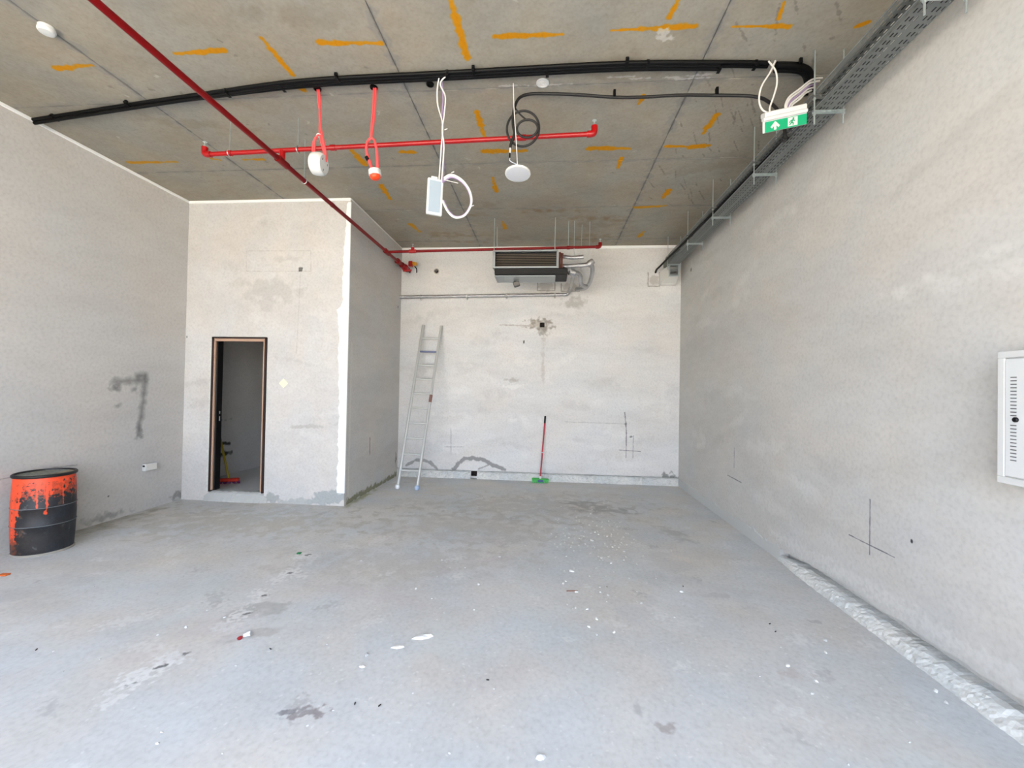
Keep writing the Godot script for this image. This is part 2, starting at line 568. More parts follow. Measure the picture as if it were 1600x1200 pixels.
	lt.blot(-4.27, 1.44, 0.08, 0.06, soot, 0.65, 0.0, 0.9, 0.6, 12.0)
	lt.blot(-4.30, 1.24, 0.05, 0.04, soot, 0.45, 0.0, 0.9, 0.6, 12.0)
	lt.blot(-4.48, 1.42, 0.05, 0.05, soot, 0.4, 0.0, 0.9, 0.6, 12.0)
	lt.blot(-4.22, 0.27, 0.008, 0.012, Color(0.2, 0.2, 0.2), 0.9, 0.0, 0.3, 0.8, 40.0)
	lt.blot(-4.2, 0.06, 0.25, 0.05, grey, 0.6, 0.0, 0.7, 0.9, 9.0)
	lt.blot(-5.1, 0.05, 0.10, 0.08, grey, 0.8, 0.0, 0.6, 0.9, 9.0)
	lt.stroke([Vector2(-3.3, 0.64), Vector2(-3.7, 0.67), Vector2(-3.9, 0.66)], 0.012, grey, 0.6, 0.6)
	mb = MB.new()
	wall_mesh(mb, lt, V(XL, 0, 0), V(0, 0, 1), V(0, 1, 0), V(1, 0, 0), ZF - 0.12, ZO, -0.1, 4.1, 0.34, [])
	setting("wall_left", mb, surfaced(lt, 0.03, 32), "grey cement plastered wall behind the paint-stained drum", "wall")

	# right wall: plaster that stops short of the floor over rough mortar
	var rt := Tex.new(2048, 1024, -7.1, 0.0, 8.1, 3.9, 13)
	rt.base(51, Color(0.735, 0.73, 0.715), Color(0.785, 0.78, 0.765), Color(0.83, 0.825, 0.81), Vector2(3.0, 1.2), 2.2)
	for k in 34:
		rt.blot(rr.randf_range(-6.8, -1.0), rr.randf_range(0.4, 3.6), rr.randf_range(0.2, 0.6), rr.randf_range(0.04, 0.12), pale if k % 2 == 0 else Color(0.715, 0.71, 0.695), 0.35, rr.randf_range(-0.15, 0.35), 0.8, 1.0, 4.0)
	rt.stroke([Vector2(-2.98, 0.82), Vector2(-2.98, 0.46)], 0.009, pencil, 0.75, 0.4)
	rt.stroke([Vector2(-3.17, 0.525), Vector2(-2.78, 0.52)], 0.008, pencil, 0.75, 0.4)
	rt.stroke([Vector2(-5.01, 0.88), Vector2(-5.01, 0.66)], 0.012, pencil, 0.6, 0.6)
	rt.stroke([Vector2(-5.18, 0.54), Vector2(-4.83, 0.53)], 0.012, pencil, 0.6, 0.6)
	rt.blot(-2.66, 0.66, 0.010, 0.014, Color(0.2, 0.2, 0.22), 0.9, 0.0, 0.3)
	rt.blot(-6.55, 3.34, 0.03, 0.03, Color(0.4, 0.38, 0.36), 0.7, 0.0, 0.5)
	rt.stroke([Vector2(-4.2, 0.20), Vector2(-3.0, 0.24), Vector2(-1.5, 0.24)], 0.10, pale, 0.35, 1.4, 0.7, 16.0)
	mb = MB.new()
	wall_mesh(mb, rt, V(XR, 0, 0), V(0, 0, 1), V(0, 1, 0), V(-1, 0, 0), ZB - 0.2, -4.05, -0.1, 4.1, 0.2, [])
	wall_mesh(mb, rt, V(XR, 0, 0), V(0, 0, 1), V(0, 1, 0), V(-1, 0, 0), -4.05, ZO, 0.20, 4.1, 0.2, [])
	wall_mesh(mb, rt, V(XR + 0.075, 0, 0), V(0, 0, 1), V(0, 1, 0), V(-1, 0, 0), -4.05, ZO, -0.1, 0.20, 0.12, [])
	var jag := FastNoiseLite.new()
	jag.seed = 4; jag.frequency = 1.0; jag.fractal_octaves = 3
	var z := -4.05
	while z < ZO - 0.01:       # ragged lower edge of the plaster
		var z2 := minf(z + 0.025, ZO)
		var y1 := 0.158 + 0.022 * jag.get_noise_1d(z * 9.0) - 0.05 * smoothstep(-3.3, -4.05, z)
		var y2 := 0.158 + 0.022 * jag.get_noise_1d(z2 * 9.0) - 0.05 * smoothstep(-3.3, -4.05, z2)
		var s := mb.v.size()
		mb.quad(V(XR, y1, z), V(XR, y2, z2), V(XR, 0.20, z2), V(XR, 0.20, z), V(-1, 0, 0), rt.uv(z, y1), rt.uv(z2, y2), rt.uv(z2, 0.2), rt.uv(z, 0.2))
		mb.quad(V(XR, y1, z), V(XR, y2, z2), V(XR + 0.076, y2 + 0.004, z2), V(XR + 0.076, y1 + 0.004, z), V(0, -1, 0), rt.uv(z, y1), rt.uv(z2, y2), rt.uv(z2, y2), rt.uv(z, y1))
		_metres(mb, s, rt)
		z = z2
	setting("wall_right", mb, surfaced(rt, 0.03, 33), "long grey cement plastered wall below the cable trays", "wall")
	var sm := MB.new()      # cement smeared along the foot of the wall towards the back
	var last := []
	z = ZB
	while z <= -4.02:
		var yt := 0.115 + 0.035 * jag.get_noise_1d(z * 6.0) + 0.015 * jag.get_noise_1d(z * 25.0)
		var row := [V(XR - 0.012, -0.01, z), V(XR - 0.010 - 0.004 * jag.get_noise_1d(z * 30.0), yt * 0.5, z), V(XR - 0.006, yt - 0.008, z), V(XR + 0.0005, yt, z)]
		if last:
			for j in 3:
				sm.flat(last[j], last[j + 1], row[j + 1], V(-1, 0.2, 0))
				sm.flat(last[j], row[j + 1], row[j], V(-1, 0.2, 0))
		last = row
		z += 0.02
	setting("trim_7", sm, mat(Color(0.75, 0.755, 0.745), 0.95, 0.0, 0.2), "grey cement smear along the far foot of the long plastered wall", "trim")
	rough_skirt("baseboard_right", true, "ragged pale mortar strip along the foot of the long plastered wall")

	# back wall
	var bt := Tex.new(1024, 1024, -2.7, 0.0, 5.0, 3.9, 14)
	bt.base(61, Color(0.80, 0.795, 0.785), Color(0.855, 0.85, 0.84), Color(0.90, 0.895, 0.885), Vector2(2.6, 1.0), 2.2)  # same plaster as the side walls, lightened for the light it faces
	for k in 60:
		bt.blot(rr.randf_range(-2.4, 2.0), rr.randf_range(0.3, 3.3), rr.randf_range(0.12, 0.5), rr.randf_range(0.04, 0.13), Color(0.91, 0.905, 0.895) if k % 4 else Color(0.775, 0.77, 0.76), 0.4, rr.randf_range(-0.3, 0.3), 0.8, 1.1, 5.0)
	bt.blot(-0.13, 2.57, 0.24, 0.11, Color(0.58, 0.55, 0.51), 0.8, 0.0, 0.5, 1.0, 9.0)
	bt.blot(-0.16, 2.58, 0.14, 0.06, Color(0.78, 0.75, 0.71), 0.8, 0.0, 0.4, 0.9, 12.0)
	bt.blot(-0.08, 2.46, 0.10, 0.09, Color(0.56, 0.54, 0.51), 0.6, 0.0, 0.7, 1.0, 12.0)
	bt.stroke([Vector2(-0.07, 2.45), Vector2(-0.08, 2.1), Vector2(-0.07, 1.6)], 0.07, Color(0.72, 0.695, 0.67), 0.4, 1.2, 0.9, 8.0)
	bt.stroke([Vector2(-0.8, 2.57), Vector2(-0.3, 2.555)], 0.03, Color(0.62, 0.58, 0.55), 0.5, 0.8, 0.8)
	bt.blot(-0.40, 2.29, 0.012, 0.035, Color(0.15, 0.14, 0.14), 0.9, -0.1, 0.3, 0.4)
	bt.blot(-0.60, 1.65, 0.16, 0.04, Color(0.62, 0.59, 0.55), 0.5, 0.0, 0.8, 0.9, 9.0)
	bt.blot(-0.55, 1.55, 0.2, 0.05, Color(0.92, 0.915, 0.90), 0.7, 0.1, 0.6, 1.0, 9.0)
	var arc := Color(0.56, 0.555, 0.55)
	bt.stroke([Vector2(-1.55, 0.12), Vector2(-1.47, 0.24), Vector2(-1.36, 0.32), Vector2(-1.21, 0.345), Vector2(-1.02, 0.31), Vector2(-0.9, 0.23), Vector2(-0.8, 0.20), Vector2(-0.69, 0.16)], 0.075, arc, 0.85, 0.6, 0.35, 10.0)
	bt.stroke([Vector2(-1.12, 0.16), Vector2(-0.95, 0.23)], 0.03, arc, 0.6, 0.5)
	bt.stroke([Vector2(-2.35, 0.18), Vector2(-2.2, 0.27), Vector2(-2.05, 0.27), Vector2(-1.93, 0.24), Vector2(-1.83, 0.14)], 0.06, arc, 0.75, 0.7, 0.4, 10.0)
	bt.stroke([Vector2(1.26, 1.15), Vector2(1.28, 0.98), Vector2(1.29, 0.80), Vector2(1.29, 0.62)], 0.022, Color(0.45, 0.44, 0.45), 0.75, 0.7, 0.6)
	bt.stroke([Vector2(1.29, 0.62), Vector2(1.29, 0.42)], 0.010, pencil, 0.6, 0.4)
	bt.stroke([Vector2(1.40, 0.78), Vector2(1.40, 0.42)], 0.010, pencil, 0.6, 0.6)
	bt.stroke([Vector2(1.18, 0.545), Vector2(1.52, 0.53)], 0.010, pencil, 0.7, 0.4)
	bt.blot(1.37, 0.765, 0.03, 0.016, Color(0.4, 0.4, 0.41), 0.7, 0.3, 0.5)
	bt.blot(1.28, 0.97, 0.03, 0.012, Color(0.4, 0.4, 0.41), 0.7, 0.0, 0.5)
	bt.stroke([Vector2(0.3, 0.98), Vector2(1.25, 0.97)], 0.012, Color(0.6, 0.6, 0.6), 0.4, 0.8)
	bt.stroke([Vector2(-1.60, 0.82), Vector2(-1.59, 0.39)], 0.012, pencil, 0.45, 0.7)
	bt.stroke([Vector2(-1.70, 0.51), Vector2(-1.37, 0.52)], 0.012, pencil, 0.4, 0.7)
	for g in [[1.60, 1.78, 3.21, 3.43], [-0.19, 0.095, 3.14, 3.27], [0.2, 0.5, 3.13, 3.26]]:   # cut and refilled openings
		bt.stroke([Vector2(g[0], g[3]), Vector2(g[0], g[2]), Vector2(g[1], g[2]), Vector2(g[1], g[3])], 0.02, Color(0.55, 0.53, 0.50), 0.7, 0.6)
		bt.blot((g[0] + g[1]) / 2, (g[2] + g[3]) / 2, (g[1] - g[0]) * 0.5, 0.09, Color(0.68, 0.665, 0.64), 0.6, 0.0, 0.3, 0.4)
	bt.blot(0.45, 2.95, 0.25, 0.10, Color(0.62, 0.60, 0.57), 0.5, 0.0, 0.8, 1.0, 6.0)
	bt.blot(-0.45, 1.95, 0.25, 0.08, Color(0.9, 0.89, 0.87), 0.6, 0.2, 0.6, 1.2, 7.0)
	bt.blot(1.95, 0.12, 0.12, 0.10, grey, 0.8, 0.0, 0.5, 0.9, 10.0)
	mb = MB.new()
	var holes := [[-0.142, -0.062, 2.532, 2.612, 0.15], [-1.940, -1.865, 3.435, 3.510, 0.15]]
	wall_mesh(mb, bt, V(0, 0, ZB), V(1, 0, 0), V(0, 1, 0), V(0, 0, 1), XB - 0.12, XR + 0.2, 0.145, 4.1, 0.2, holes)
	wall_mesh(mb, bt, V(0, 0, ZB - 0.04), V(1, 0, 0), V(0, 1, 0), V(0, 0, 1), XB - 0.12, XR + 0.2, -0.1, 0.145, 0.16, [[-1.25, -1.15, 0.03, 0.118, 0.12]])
	setting("wall_back", mb, surfaced(bt, 0.04, 34, 0.92, 1024, 1024), "cement plastered wall behind the ladder and the broom, lightened for facing light", "wall")
	rough_skirt("baseboard_back", false, "rough whitish mortar strip at the foot of the plastered back wall")

	# white filled joint under the ceiling
	var joints := [["trim_1", V(XL + 0.004, HC - 0.012, (ZF + ZO) / 2), V(0.016, 0.030, ZO - ZF), "thin white filler joint above the wall with the soot stain"],
		["trim_2", V((XL + XB) / 2, HC - 0.014, ZF + 0.004), V(XB - XL, 0.034, 0.016), "thin white filler joint above the closet doorway wall"],
		["trim_3", V((XB + XR) / 2, HC - 0.018, ZB + 0.004), V(XR - XB, 0.045, 0.018), "white filler joint above the wall with the ladder"],
		["trim_4", V(XB + 0.003, HC - 0.008, (ZB + ZF) / 2), V(0.012, 0.018, ZF - ZB), "thin dull filler joint above the blank closet side wall"]]
	for j in joints:
		mb = MB.new()
		mb.box(j[1], j[2], Basis(), 0.004)
		setting(j[0], mb, M.white_soft if j[0] == "trim_4" else M.putty, j[3], "trim")

	ceiling()

	# open front: lintel above the shop front, and the paved forecourt outside
	var ct := Tex.new(64, 64, -6.0, 0.0, 9.0, 4.0, 3)
	ct.base(3, P_LO, P_MID, P_HI, Vector2.ONE)
	mb = MB.new()
	wall_mesh(mb, ct, V(0, 0, ZO + 0.2), V(1, 0, 0), V(0, 1, 0), V(0, 0, -1), XL - 0.2, XR + 0.2, -0.1, 4.4, -0.2, [])
	mb = MB.new()
	mb.box(V((XL + XR) / 2, 3.95, ZO + 0.1), V(XR - XL + 0.4, 0.7, 0.2))
	setting("wall_front", mb, surfaced(ct, 0.2, 5, 0.9, 64, 64), "plastered lintel over the open shop front", "wall")
	mb = MB.new()
	mb.box(V(0, -0.16, ZO + 20.0), V(60, 0.3, 40.0))
	setting("floor_forecourt", mb, mat(Color(0.72, 0.695, 0.65), 0.9), "pale paved forecourt outside the open shop front", "pavement")

# ragged mortar fillet where the plaster stops above the floor
func rough_skirt(called: String, right: bool, label: String) -> void:
	var f := FastNoiseLite.new()
	f.seed = 9 if right else 10
	f.frequency = 1.0; f.fractal_octaves = 4
	var prof := [[0.045, -0.01], [0.043, 0.01], [0.038, 0.025], [0.032, 0.040], [0.024, 0.054], [0.014, 0.066], [0.0, 0.078], [-0.025, 0.087], [-0.09, 0.094]] if right else [[0.050, -0.01], [0.044, 0.02], [0.038, 0.04], [0.034, 0.06], [0.030, 0.078], [0.026, 0.094], [0.018, 0.108], [0.0, 0.117], [-0.05, 0.122]]
	var a0 := -4.05 if right else XB
	var a1 := ZO if right else XR
	var step := 0.018
	var cnt := int((a1 - a0) / step) + 1
	var rows := []
	for i in cnt + 1:
		var a := minf(a0 + i * step, a1)
		var row := []
		for j in prof.size():
			var grow := 1.0
			if right:
				grow = smoothstep(-4.1, -3.6, a)
			var d: float = prof[j][0] * (0.35 + 0.65 * grow) + (0.011 if right else 0.018) * f.get_noise_2d(a * 14.0, j * 0.9)
			var y: float = prof[j][1] * (0.5 + 0.5 * grow) + 0.009 * f.get_noise_2d(a * 11.0 + 40.0, j * 0.8)
			if j == 0:
				y = -0.01
			row.append(V(XR - d, y, a) if right else V(a, y, ZB + d))
		rows.append(row)
	var mb := MB.new()
	var out := V(-1, 0.6, 0) if right else V(0, 0.6, 1)
	for i in cnt:
		if not right and rows[i][0].x > -1.26 and rows[i][0].x < -1.15:
			continue
		for j in prof.size() - 1:
			mb.flat(rows[i][j], rows[i + 1][j], rows[i + 1][j + 1], out)
			mb.flat(rows[i][j], rows[i + 1][j + 1], rows[i][j + 1], out)
	var t := Tex.new(256, 256, 0, 0, 1, 1, 6)
	t.base(71, Color(0.66, 0.66, 0.645), Color(0.81, 0.815, 0.80), Color(0.91, 0.91, 0.895), Vector2.ONE, 4.0, 0.4)
	var m := mat(Color.WHITE, 0.95, 0.0, 0.2)
	m.albedo_texture = t.texture()
	m.uv1_triplanar = true
	m.uv1_world_triplanar = true
	m.uv1_scale = Vector3(1.3, 1.3, 1.3)
	setting(called, mb, m, label, "baseboard")

func ceiling() -> void:
	var t := Tex.new(2048, 2048, -4.9, -1.0, 7.3, 8.3, 15)
	t.base(81, Color(0.565, 0.54, 0.495), Color(0.625, 0.60, 0.55), Color(0.68, 0.655, 0.605), Vector2(1.6, 1.0), 4.0, 0.22)
	var rr := RandomNumberGenerator.new()
	rr.seed = 8
	# formwork stains: rust brown, pale bloom, scratches
	for k in 40:
		t.blot(rr.randf_range(-4.4, 2.0), rr.randf_range(1.5, 7.0), rr.randf_range(0.15, 0.5), rr.randf_range(0.05, 0.2), [Color(0.66, 0.64, 0.60), Color(0.53, 0.49, 0.43), Color(0.57, 0.55, 0.52)][k % 3], 0.35, rr.randf_range(-0.4, 0.4), 0.8, 1.2, 5.0)
	for k in 10:
		t.blot(rr.randf_range(-2.2, 1.0), rr.randf_range(5.5, 6.9), rr.randf_range(0.2, 0.6), rr.randf_range(0.03, 0.1), Color(0.52, 0.43, 0.33), 0.4, rr.randf_range(-0.1, 0.1), 0.9, 1.0, 6.0)
	for k in 60:
		t.blot(rr.randf_range(1.1, 2.1), rr.randf_range(2.0, 5.5), rr.randf_range(0.005, 0.012), rr.randf_range(0.04, 0.16), Color(0.44, 0.42, 0.40), 0.5, rr.randf_range(-0.7, -0.3), 0.5, 1.0, 20.0)
	for k in 90:
		t.blot(rr.randf_range(-4.5, 2.1), rr.randf_range(1.8, 7.0), rr.randf_range(0.01, 0.03), rr.randf_range(0.008, 0.02), Color(0.46, 0.44, 0.42) if k % 3 else Color(0.78, 0.76, 0.72), 0.5, rr.randf() * 3.0, 0.5, 1.0, 30.0)
	# cement slurry bled along the joints
	var slurry := Color(0.555, 0.55, 0.535)
	for x in [-3.39, -1.155, 1.065]:
		t.stroke([Vector2(x, 1.0), Vector2(x, 7.0)], 0.09, slurry, 0.6, 1.8, 0.6, 7.0)
		t.stroke([Vector2(x, 1.0), Vector2(x, 7.0)], 0.02, Color(0.44, 0.435, 0.43), 0.55, 1.8, 0.6, 7.0)
	for y in [2.19, 3.30, 4.415, 5.53, 6.72]:
		t.stroke([Vector2(-4.7, y), Vector2(2.1, y)], 0.07, slurry, 0.4, 1.6, 0.7, 5.0)
		t.stroke([Vector2(-4.7, y), Vector2(2.1, y)], 0.014, Color(0.44, 0.43, 0.42), 0.5, 1.6, 0.6, 5.0)
	for k in 9:
		t.blot(rr.randf_range(-0.4, 1.2), 3.26 + rr.randf_range(-0.03, 0.03), rr.randf_range(0.06, 0.18), 0.012, Color(0.78, 0.76, 0.74), 0.7, 0.0, 0.5, 1.2, 16.0)
	# setting-out marks brushed in yellow paint: x, depth to x, depth and width
	var yel := Color(0.80, 0.53, 0.03)
	var marks := [[-3.76, 2.90, -3.44, 2.88, 0.056], [-2.71, 2.82, -2.33, 2.81, 0.049], [-1.99, 2.73, -1.98, 3.07, 0.049], [-1.61, 2.79, -1.18, 2.82, 0.050], [-0.63, 2.52, -0.61, 2.98, 0.057], [-0.39, 2.81, 0.06, 2.82, 0.046], [0.38, 2.81, 0.56, 2.81, 0.025], [0.56, 2.81, 0.91, 2.81, 0.055], [0.75, 2.61, 0.73, 2.73, 0.041], [1.15, 2.83, 1.36, 2.84, 0.024], [1.36, 2.84, 1.51, 2.85, 0.044], [1.39, 2.67, 1.42, 2.79, 0.025], [1.94, 2.88, 1.99, 2.85, 0.039], [-0.64, 3.58, -0.63, 3.95, 0.060], [-0.67, 4.18, -0.25, 4.19, 0.079], [1.40, 3.73, 1.38, 3.99, 0.060], [0.37, 4.18, 0.76, 4.20, 0.077], [1.10, 4.18, 1.34, 4.20, 0.044], [1.34, 4.20, 1.50, 4.19, 0.078], [0.73, 3.45, 0.71, 3.55, 0.042], [0.71, 4.37, 0.71, 4.56, 0.048], [-0.65, 4.71, -0.65, 5.05, 0.061], [-4.53, 4.20, -4.00, 4.21, 0.062], [-2.00, 4.10, -1.98, 4.36, 0.080], [-1.52, 4.15, -1.39, 4.16, 0.069], [-1.99, 4.83, -2.02, 5.20, 0.075], [-0.67, 5.97, -0.66, 6.24, 0.069], [-2.03, 6.00, -1.97, 6.30, 0.094], [1.38, 5.09, 1.37, 5.31, 0.073], [1.09, 5.56, 1.46, 5.53, 0.079], [-2.00, 3.20, -1.99, 3.23, 0.064], [1.38, 6.41, 1.36, 6.62, 0.075], [-3.57, 4.17, -3.49, 4.20, 0.044], [-3.24, 4.21, -3.02, 4.21, 0.048]]
	for q in marks:
		var faint: bool = q[1] > 5.4 or q[0] < -2.9 and q[1] > 4.0
		var pa := Vector2(q[0], q[1])
		var pb := Vector2(q[2], q[3])
		var al := 0.55 if faint else 0.85
		t.stroke([pa, pb], q[4] * 0.75, yel, al, 0.6, 0.5, 11.0)
		if rr.randf() < 0.5:
			t.stroke([pa, pa.lerp(pb, rr.randf_range(0.35, 0.8))], q[4] * 1.1, yel, al, 0.6, 0.4, 9.0)
		else:
			t.stroke([pb, pb.lerp(pa, rr.randf_range(0.35, 0.8))], q[4] * 1.1, yel, al, 0.6, 0.4, 9.0)
	t.blot(0.73, 2.86, 0.07, 0.05, Color(0.80, 0.79, 0.76), 0.8, 0.5, 0.4, 1.0, 14.0)
	var m := surfaced(t, 0.15, 35, 0.85, 1024, 1024)
	var root := Node3D.new()
	root.name = "ceiling"
	add_child(root)
	root.set_meta("kind", "structure")
	root.set_meta("label", "bare concrete slab soffit with formwork joints and yellow paint strokes")
	root.set_meta("category", "ceiling")
	var xs := [XL - 0.02, -3.39, -1.155, 1.065, XR + 0.02]
	var zs := [ZO + 0.05, 0.05, -1.07, -2.19, -3.30, -4.415, -5.53, -6.72, ZB - 0.02]
	for i in 4:
		for j in 8:
			var mb := MB.new()
			var g := 0.0015
			var drop := rr.randf_range(0.0, 0.004)
			var x0: float = xs[i] + g
			var x1: float = xs[i + 1] - g
			var z0: float = zs[j] - g
			var z1: float = zs[j + 1] + g
			var y := HC + drop
			var c := 0.003
			mb.quad(V(x0 + c, y, z0 - c), V(x1 - c, y, z0 - c), V(x1 - c, y, z1 + c), V(x0 + c, y, z1 + c), V(0, -1, 0), t.uv(x0 + c, -z0 + c), t.uv(x1 - c, -z0 + c), t.uv(x1 - c, -z1 - c), t.uv(x0 + c, -z1 - c))
			var E := [V(x0, y, z0), V(x1, y, z0), V(x1, y, z1), V(x0, y, z1)]
			var I := [V(x0 + c, y, z0 - c), V(x1 - c, y, z0 - c), V(x1 - c, y, z1 + c), V(x0 + c, y, z1 + c)]
			var D := [V(0, -0.7, 0.7), V(0.7, -0.7, 0), V(0, -0.7, -0.7), V(-0.7, -0.7, 0)]
			for k in 4:
				var l := (k + 1) % 4
				var e0: Vector3 = E[k] + V(0, c, 0)
				var e1: Vector3 = E[l] + V(0, c, 0)
				mb.quad(I[k], I[l], e1, e0, D[k].normalized(), t.uv(I[k].x, -I[k].z), t.uv(I[l].x, -I[l].z), t.uv(e1.x, -e1.z), t.uv(e0.x, -e0.z))
				mb.quad(e0, e1, e1 + V(0, 0.03, 0), e0 + V(0, 0.03, 0), V(D[k].x, 0, D[k].z).normalized(), t.uv(e0.x, -e0.z), t.uv(e1.x, -e1.z), t.uv(e1.x, -e1.z), t.uv(e0.x, -e0.z))
			_metres(mb, 0, t)
			part(root, "panel", mb, m)
	var sl := MB.new()
	sl.box(V((XL + XR) / 2 - 0.2, HC + 0.14, (ZO + ZB) / 2 - 0.2), V(XR - XL + 1.2, 0.25, ZO - ZB + 1.4))
	part(root, "slab", sl, mat(Color(0.55, 0.53, 0.5), 0.9))

# ------------------------------------------------------------------ closet with the doorway
func closet() -> void:
	var t := Tex.new(1024, 1024, -4.8, 0.0, 2.4, 3.9, 16)
	t.base(91, Color(0.76, 0.75, 0.735), Color(0.805, 0.795, 0.78), Color(0.85, 0.84, 0.825), Vector2(2.4, 1.0), 2.2)  # same plaster, base a little lighter for the light on this face
	var rr := RandomNumberGenerator.new()
	rr.seed = 3
	for k in 24:
		t.blot(rr.randf_range(-4.6, -2.6), rr.randf_range(0.3, 3.7), rr.randf_range(0.1, 0.35), rr.randf_range(0.03, 0.1), Color(0.85, 0.845, 0.83) if k % 2 else Color(0.71, 0.70, 0.685), 0.4, rr.randf_range(-0.3, 0.3), 0.8, 1.1, 6.0)
	var edge := Color(0.60, 0.575, 0.55)
	t.stroke([Vector2(-3.885, 3.215), Vector2(-3.88, 2.953), Vector2(-3.01, 2.948), Vector2(-3.02, 3.21), Vector2(-3.885, 3.215)], 0.010, edge, 0.28, 1.2)
	t.blot(-3.55, 2.72, 0.48, 0.16, Color(0.73, 0.72, 0.70), 0.6, -0.1, 0.35, 0.8, 4.0)
	t.blot(-3.60, 2.52, 0.13, 0.11, Color(0.73, 0.72, 0.70), 0.5, 0.0, 0.35, 0.7, 6.0)
	t.stroke([Vector2(-3.15, 2.93), Vector2(-3.17, 2.2), Vector2(-3.18, 1.9)], 0.012, edge, 0.2, 1.0)
	t.blot(-3.05, 0.98, 0.25, 0.03, Color(0.68, 0.67, 0.65), 0.6, 0.05, 0.5, 0.9, 9.0)
	t.blot(-2.72, 0.09, 0.28, 0.10, Color(0.66, 0.675, 0.67), 0.95, 0.18, 0.2, 0.5, 9.0)
	t.blot(-3.1, 0.03, 0.3, 0.05, Color(0.68, 0.69, 0.68), 0.8, 0.1, 0.3, 0.6, 9.0)
	t.blot(-3.46, 0.05, 0.12, 0.08, Color(0.64, 0.65, 0.64), 0.9, 0.0, 0.3, 0.6, 9.0)
	t.stroke([Vector2(-4.335, 0.15), Vector2(-4.33, 1.0), Vector2(-4.33, 2.1)], 0.05, Color(0.84, 0.86, 0.83), 0.7, 0.9, 0.6)
	t.blot(-4.672, 2.1, 0.008, 0.014, Color(0.35, 0.34, 0.33), 0.8)
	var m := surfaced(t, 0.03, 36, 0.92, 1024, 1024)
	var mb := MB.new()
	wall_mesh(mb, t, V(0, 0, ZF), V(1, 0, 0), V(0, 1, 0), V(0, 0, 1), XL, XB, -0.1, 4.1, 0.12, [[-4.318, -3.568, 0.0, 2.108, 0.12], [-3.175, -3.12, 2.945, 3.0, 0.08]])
	setting("wall_closet_front", mb, m, "plastered closet wall around the dark doorway, lightened for facing light", "wall")

	var st := Tex.new(512, 1024, -7.1, 0.0, 2.0, 3.9, 17)
	st.base(95, Color(0.735, 0.725, 0.71), Color(0.785, 0.775, 0.76), Color(0.825, 0.815, 0.80), Vector2(3.0, 1.0), 2.2)
	st.stroke([Vector2(-5.25, 2.04), Vector2(-5.25, 0.9), Vector2(-5.24, 0.1)], 0.06, Color(0.82, 0.81, 0.79), 0.8, 0.6, 0.4, 8.0)
	st.stroke([Vector2(-5.88, 0.77), Vector2(-5.89, 0.54)], 0.022, Color(0.42, 0.30, 0.27), 0.85, 0.6, 0.5)
	st.stroke([Vector2(-7.0, 0.03), Vector2(-5.2, 0.03)], 0.09, Color(0.47, 0.47, 0.36), 0.7, 1.2, 0.5, 8.0)
	st.blot(-6.95, 0.3, 0.04, 0.12, grey_dark(), 0.7, 0.0, 0.6, 1.0, 10.0)
	st.blot(-6.9, 2.84, 0.02, 0.03, Color(0.3, 0.28, 0.27), 0.8)
	mb = MB.new()
	wall_mesh(mb, st, V(XB, 0, 0), V(0, 0, 1), V(0, 1, 0), V(1, 0, 0), ZB - 0.2, ZF - 0.12, -0.1, 4.1, 0.12, [])
	var s := mb.v.size()
	mb.quad(V(XB, -0.1, ZF - 0.12), V(XB, -0.1, ZF - 0.0), V(XB, HC, ZF - 0.0), V(XB, HC, ZF - 0.12), V(1, 0, 0), st.uv(ZF - 0.12, -0.1), st.uv(ZF, -0.1), st.uv(ZF, HC), st.uv(ZF - 0.12, HC))
	for i in range(s, mb.v.size()):
		mb.v[i].x += 0.0015
	_metres(mb, s, st)
	setting("wall_closet_side", mb, surfaced(st, 0.03, 37, 0.92, 512, 1024), "shaded plastered closet side wall next to the ladder", "wall")

	# white putty drawn down the outer corner of the closet
	var f := FastNoiseLite.new()
	f.seed = 2; f.frequency = 1.0; f.fractal_octaves = 4
	var keys := [[0.16, 0.10], [0.72, 0.095], [1.2, 0.09], [1.69, 0.115], [2.17, 0.12], [2.46, 0.14], [2.50, 0.09], [3.14, 0.08], [3.54, 0.055], [3.79, 0.05], [HC - 0.03, 0.03]]
	mb = MB.new()
	var prev := []
	var y := 0.16
	while y <= HC - 0.03:
		var wd := 0.1
		for k in keys.size() - 1:
			if y >= keys[k][0] and y <= keys[k + 1][0]:
				wd = lerpf(keys[k][1], keys[k + 1][1], (y - keys[k][0]) / (keys[k + 1][0] - keys[k][0]))
		wd += 0.022 * f.get_noise_1d(y * 7.0)
		var row := [V(XB - wd, y, ZF + 0.0005), V(XB - wd + 0.006, y, ZF + 0.004), V(XB + 0.004, y, ZF + 0.005), V(XB + 0.005, y, ZF - 0.012)]
		if prev:
			for j in 3:
				mb.flat(prev[j], prev[j + 1], row[j + 1], V(0.3 if j == 2 else 0.0, 0, 1))
				mb.flat(prev[j], row[j + 1], row[j], V(0.3 if j == 2 else 0.0, 0, 1))
		prev = row
		y += 0.02
	setting("trim_5", mb, M.putty, "bright white putty band down the closet corner", "trim")

	# inside of the closet
	var dt := Tex.new(256, 256, -8.0, 0.0, 6.0, 3.0, 18)
	dt.base(99, Color(0.735, 0.725, 0.71), Color(0.785, 0.775, 0.76), Color(0.825, 0.815, 0.80), Vector2(1.0, 2.0), 3.0)
	dt.stroke([Vector2(-5.9, 0.55), Vector2(-6.1, 0.60), Vector2(-6.3, 0.56)], 0.06, Color(0.16, 0.16, 0.15), 0.8, 0.9, 0.5, 6.0)
	dt.blot(-6.2, 0.42, 0.2, 0.05, Color(0.15, 0.15, 0.14), 0.8, 0.0, 0.5, 0.9, 8.0)
	dt.blot(-6.0, 0.95, 0.3, 0.03, Color(0.3, 0.3, 0.29), 0.5, 0.0, 0.5, 0.9, 8.0)
	var dm := surfaced(dt, 0.3, 38, 0.9, 256, 256)
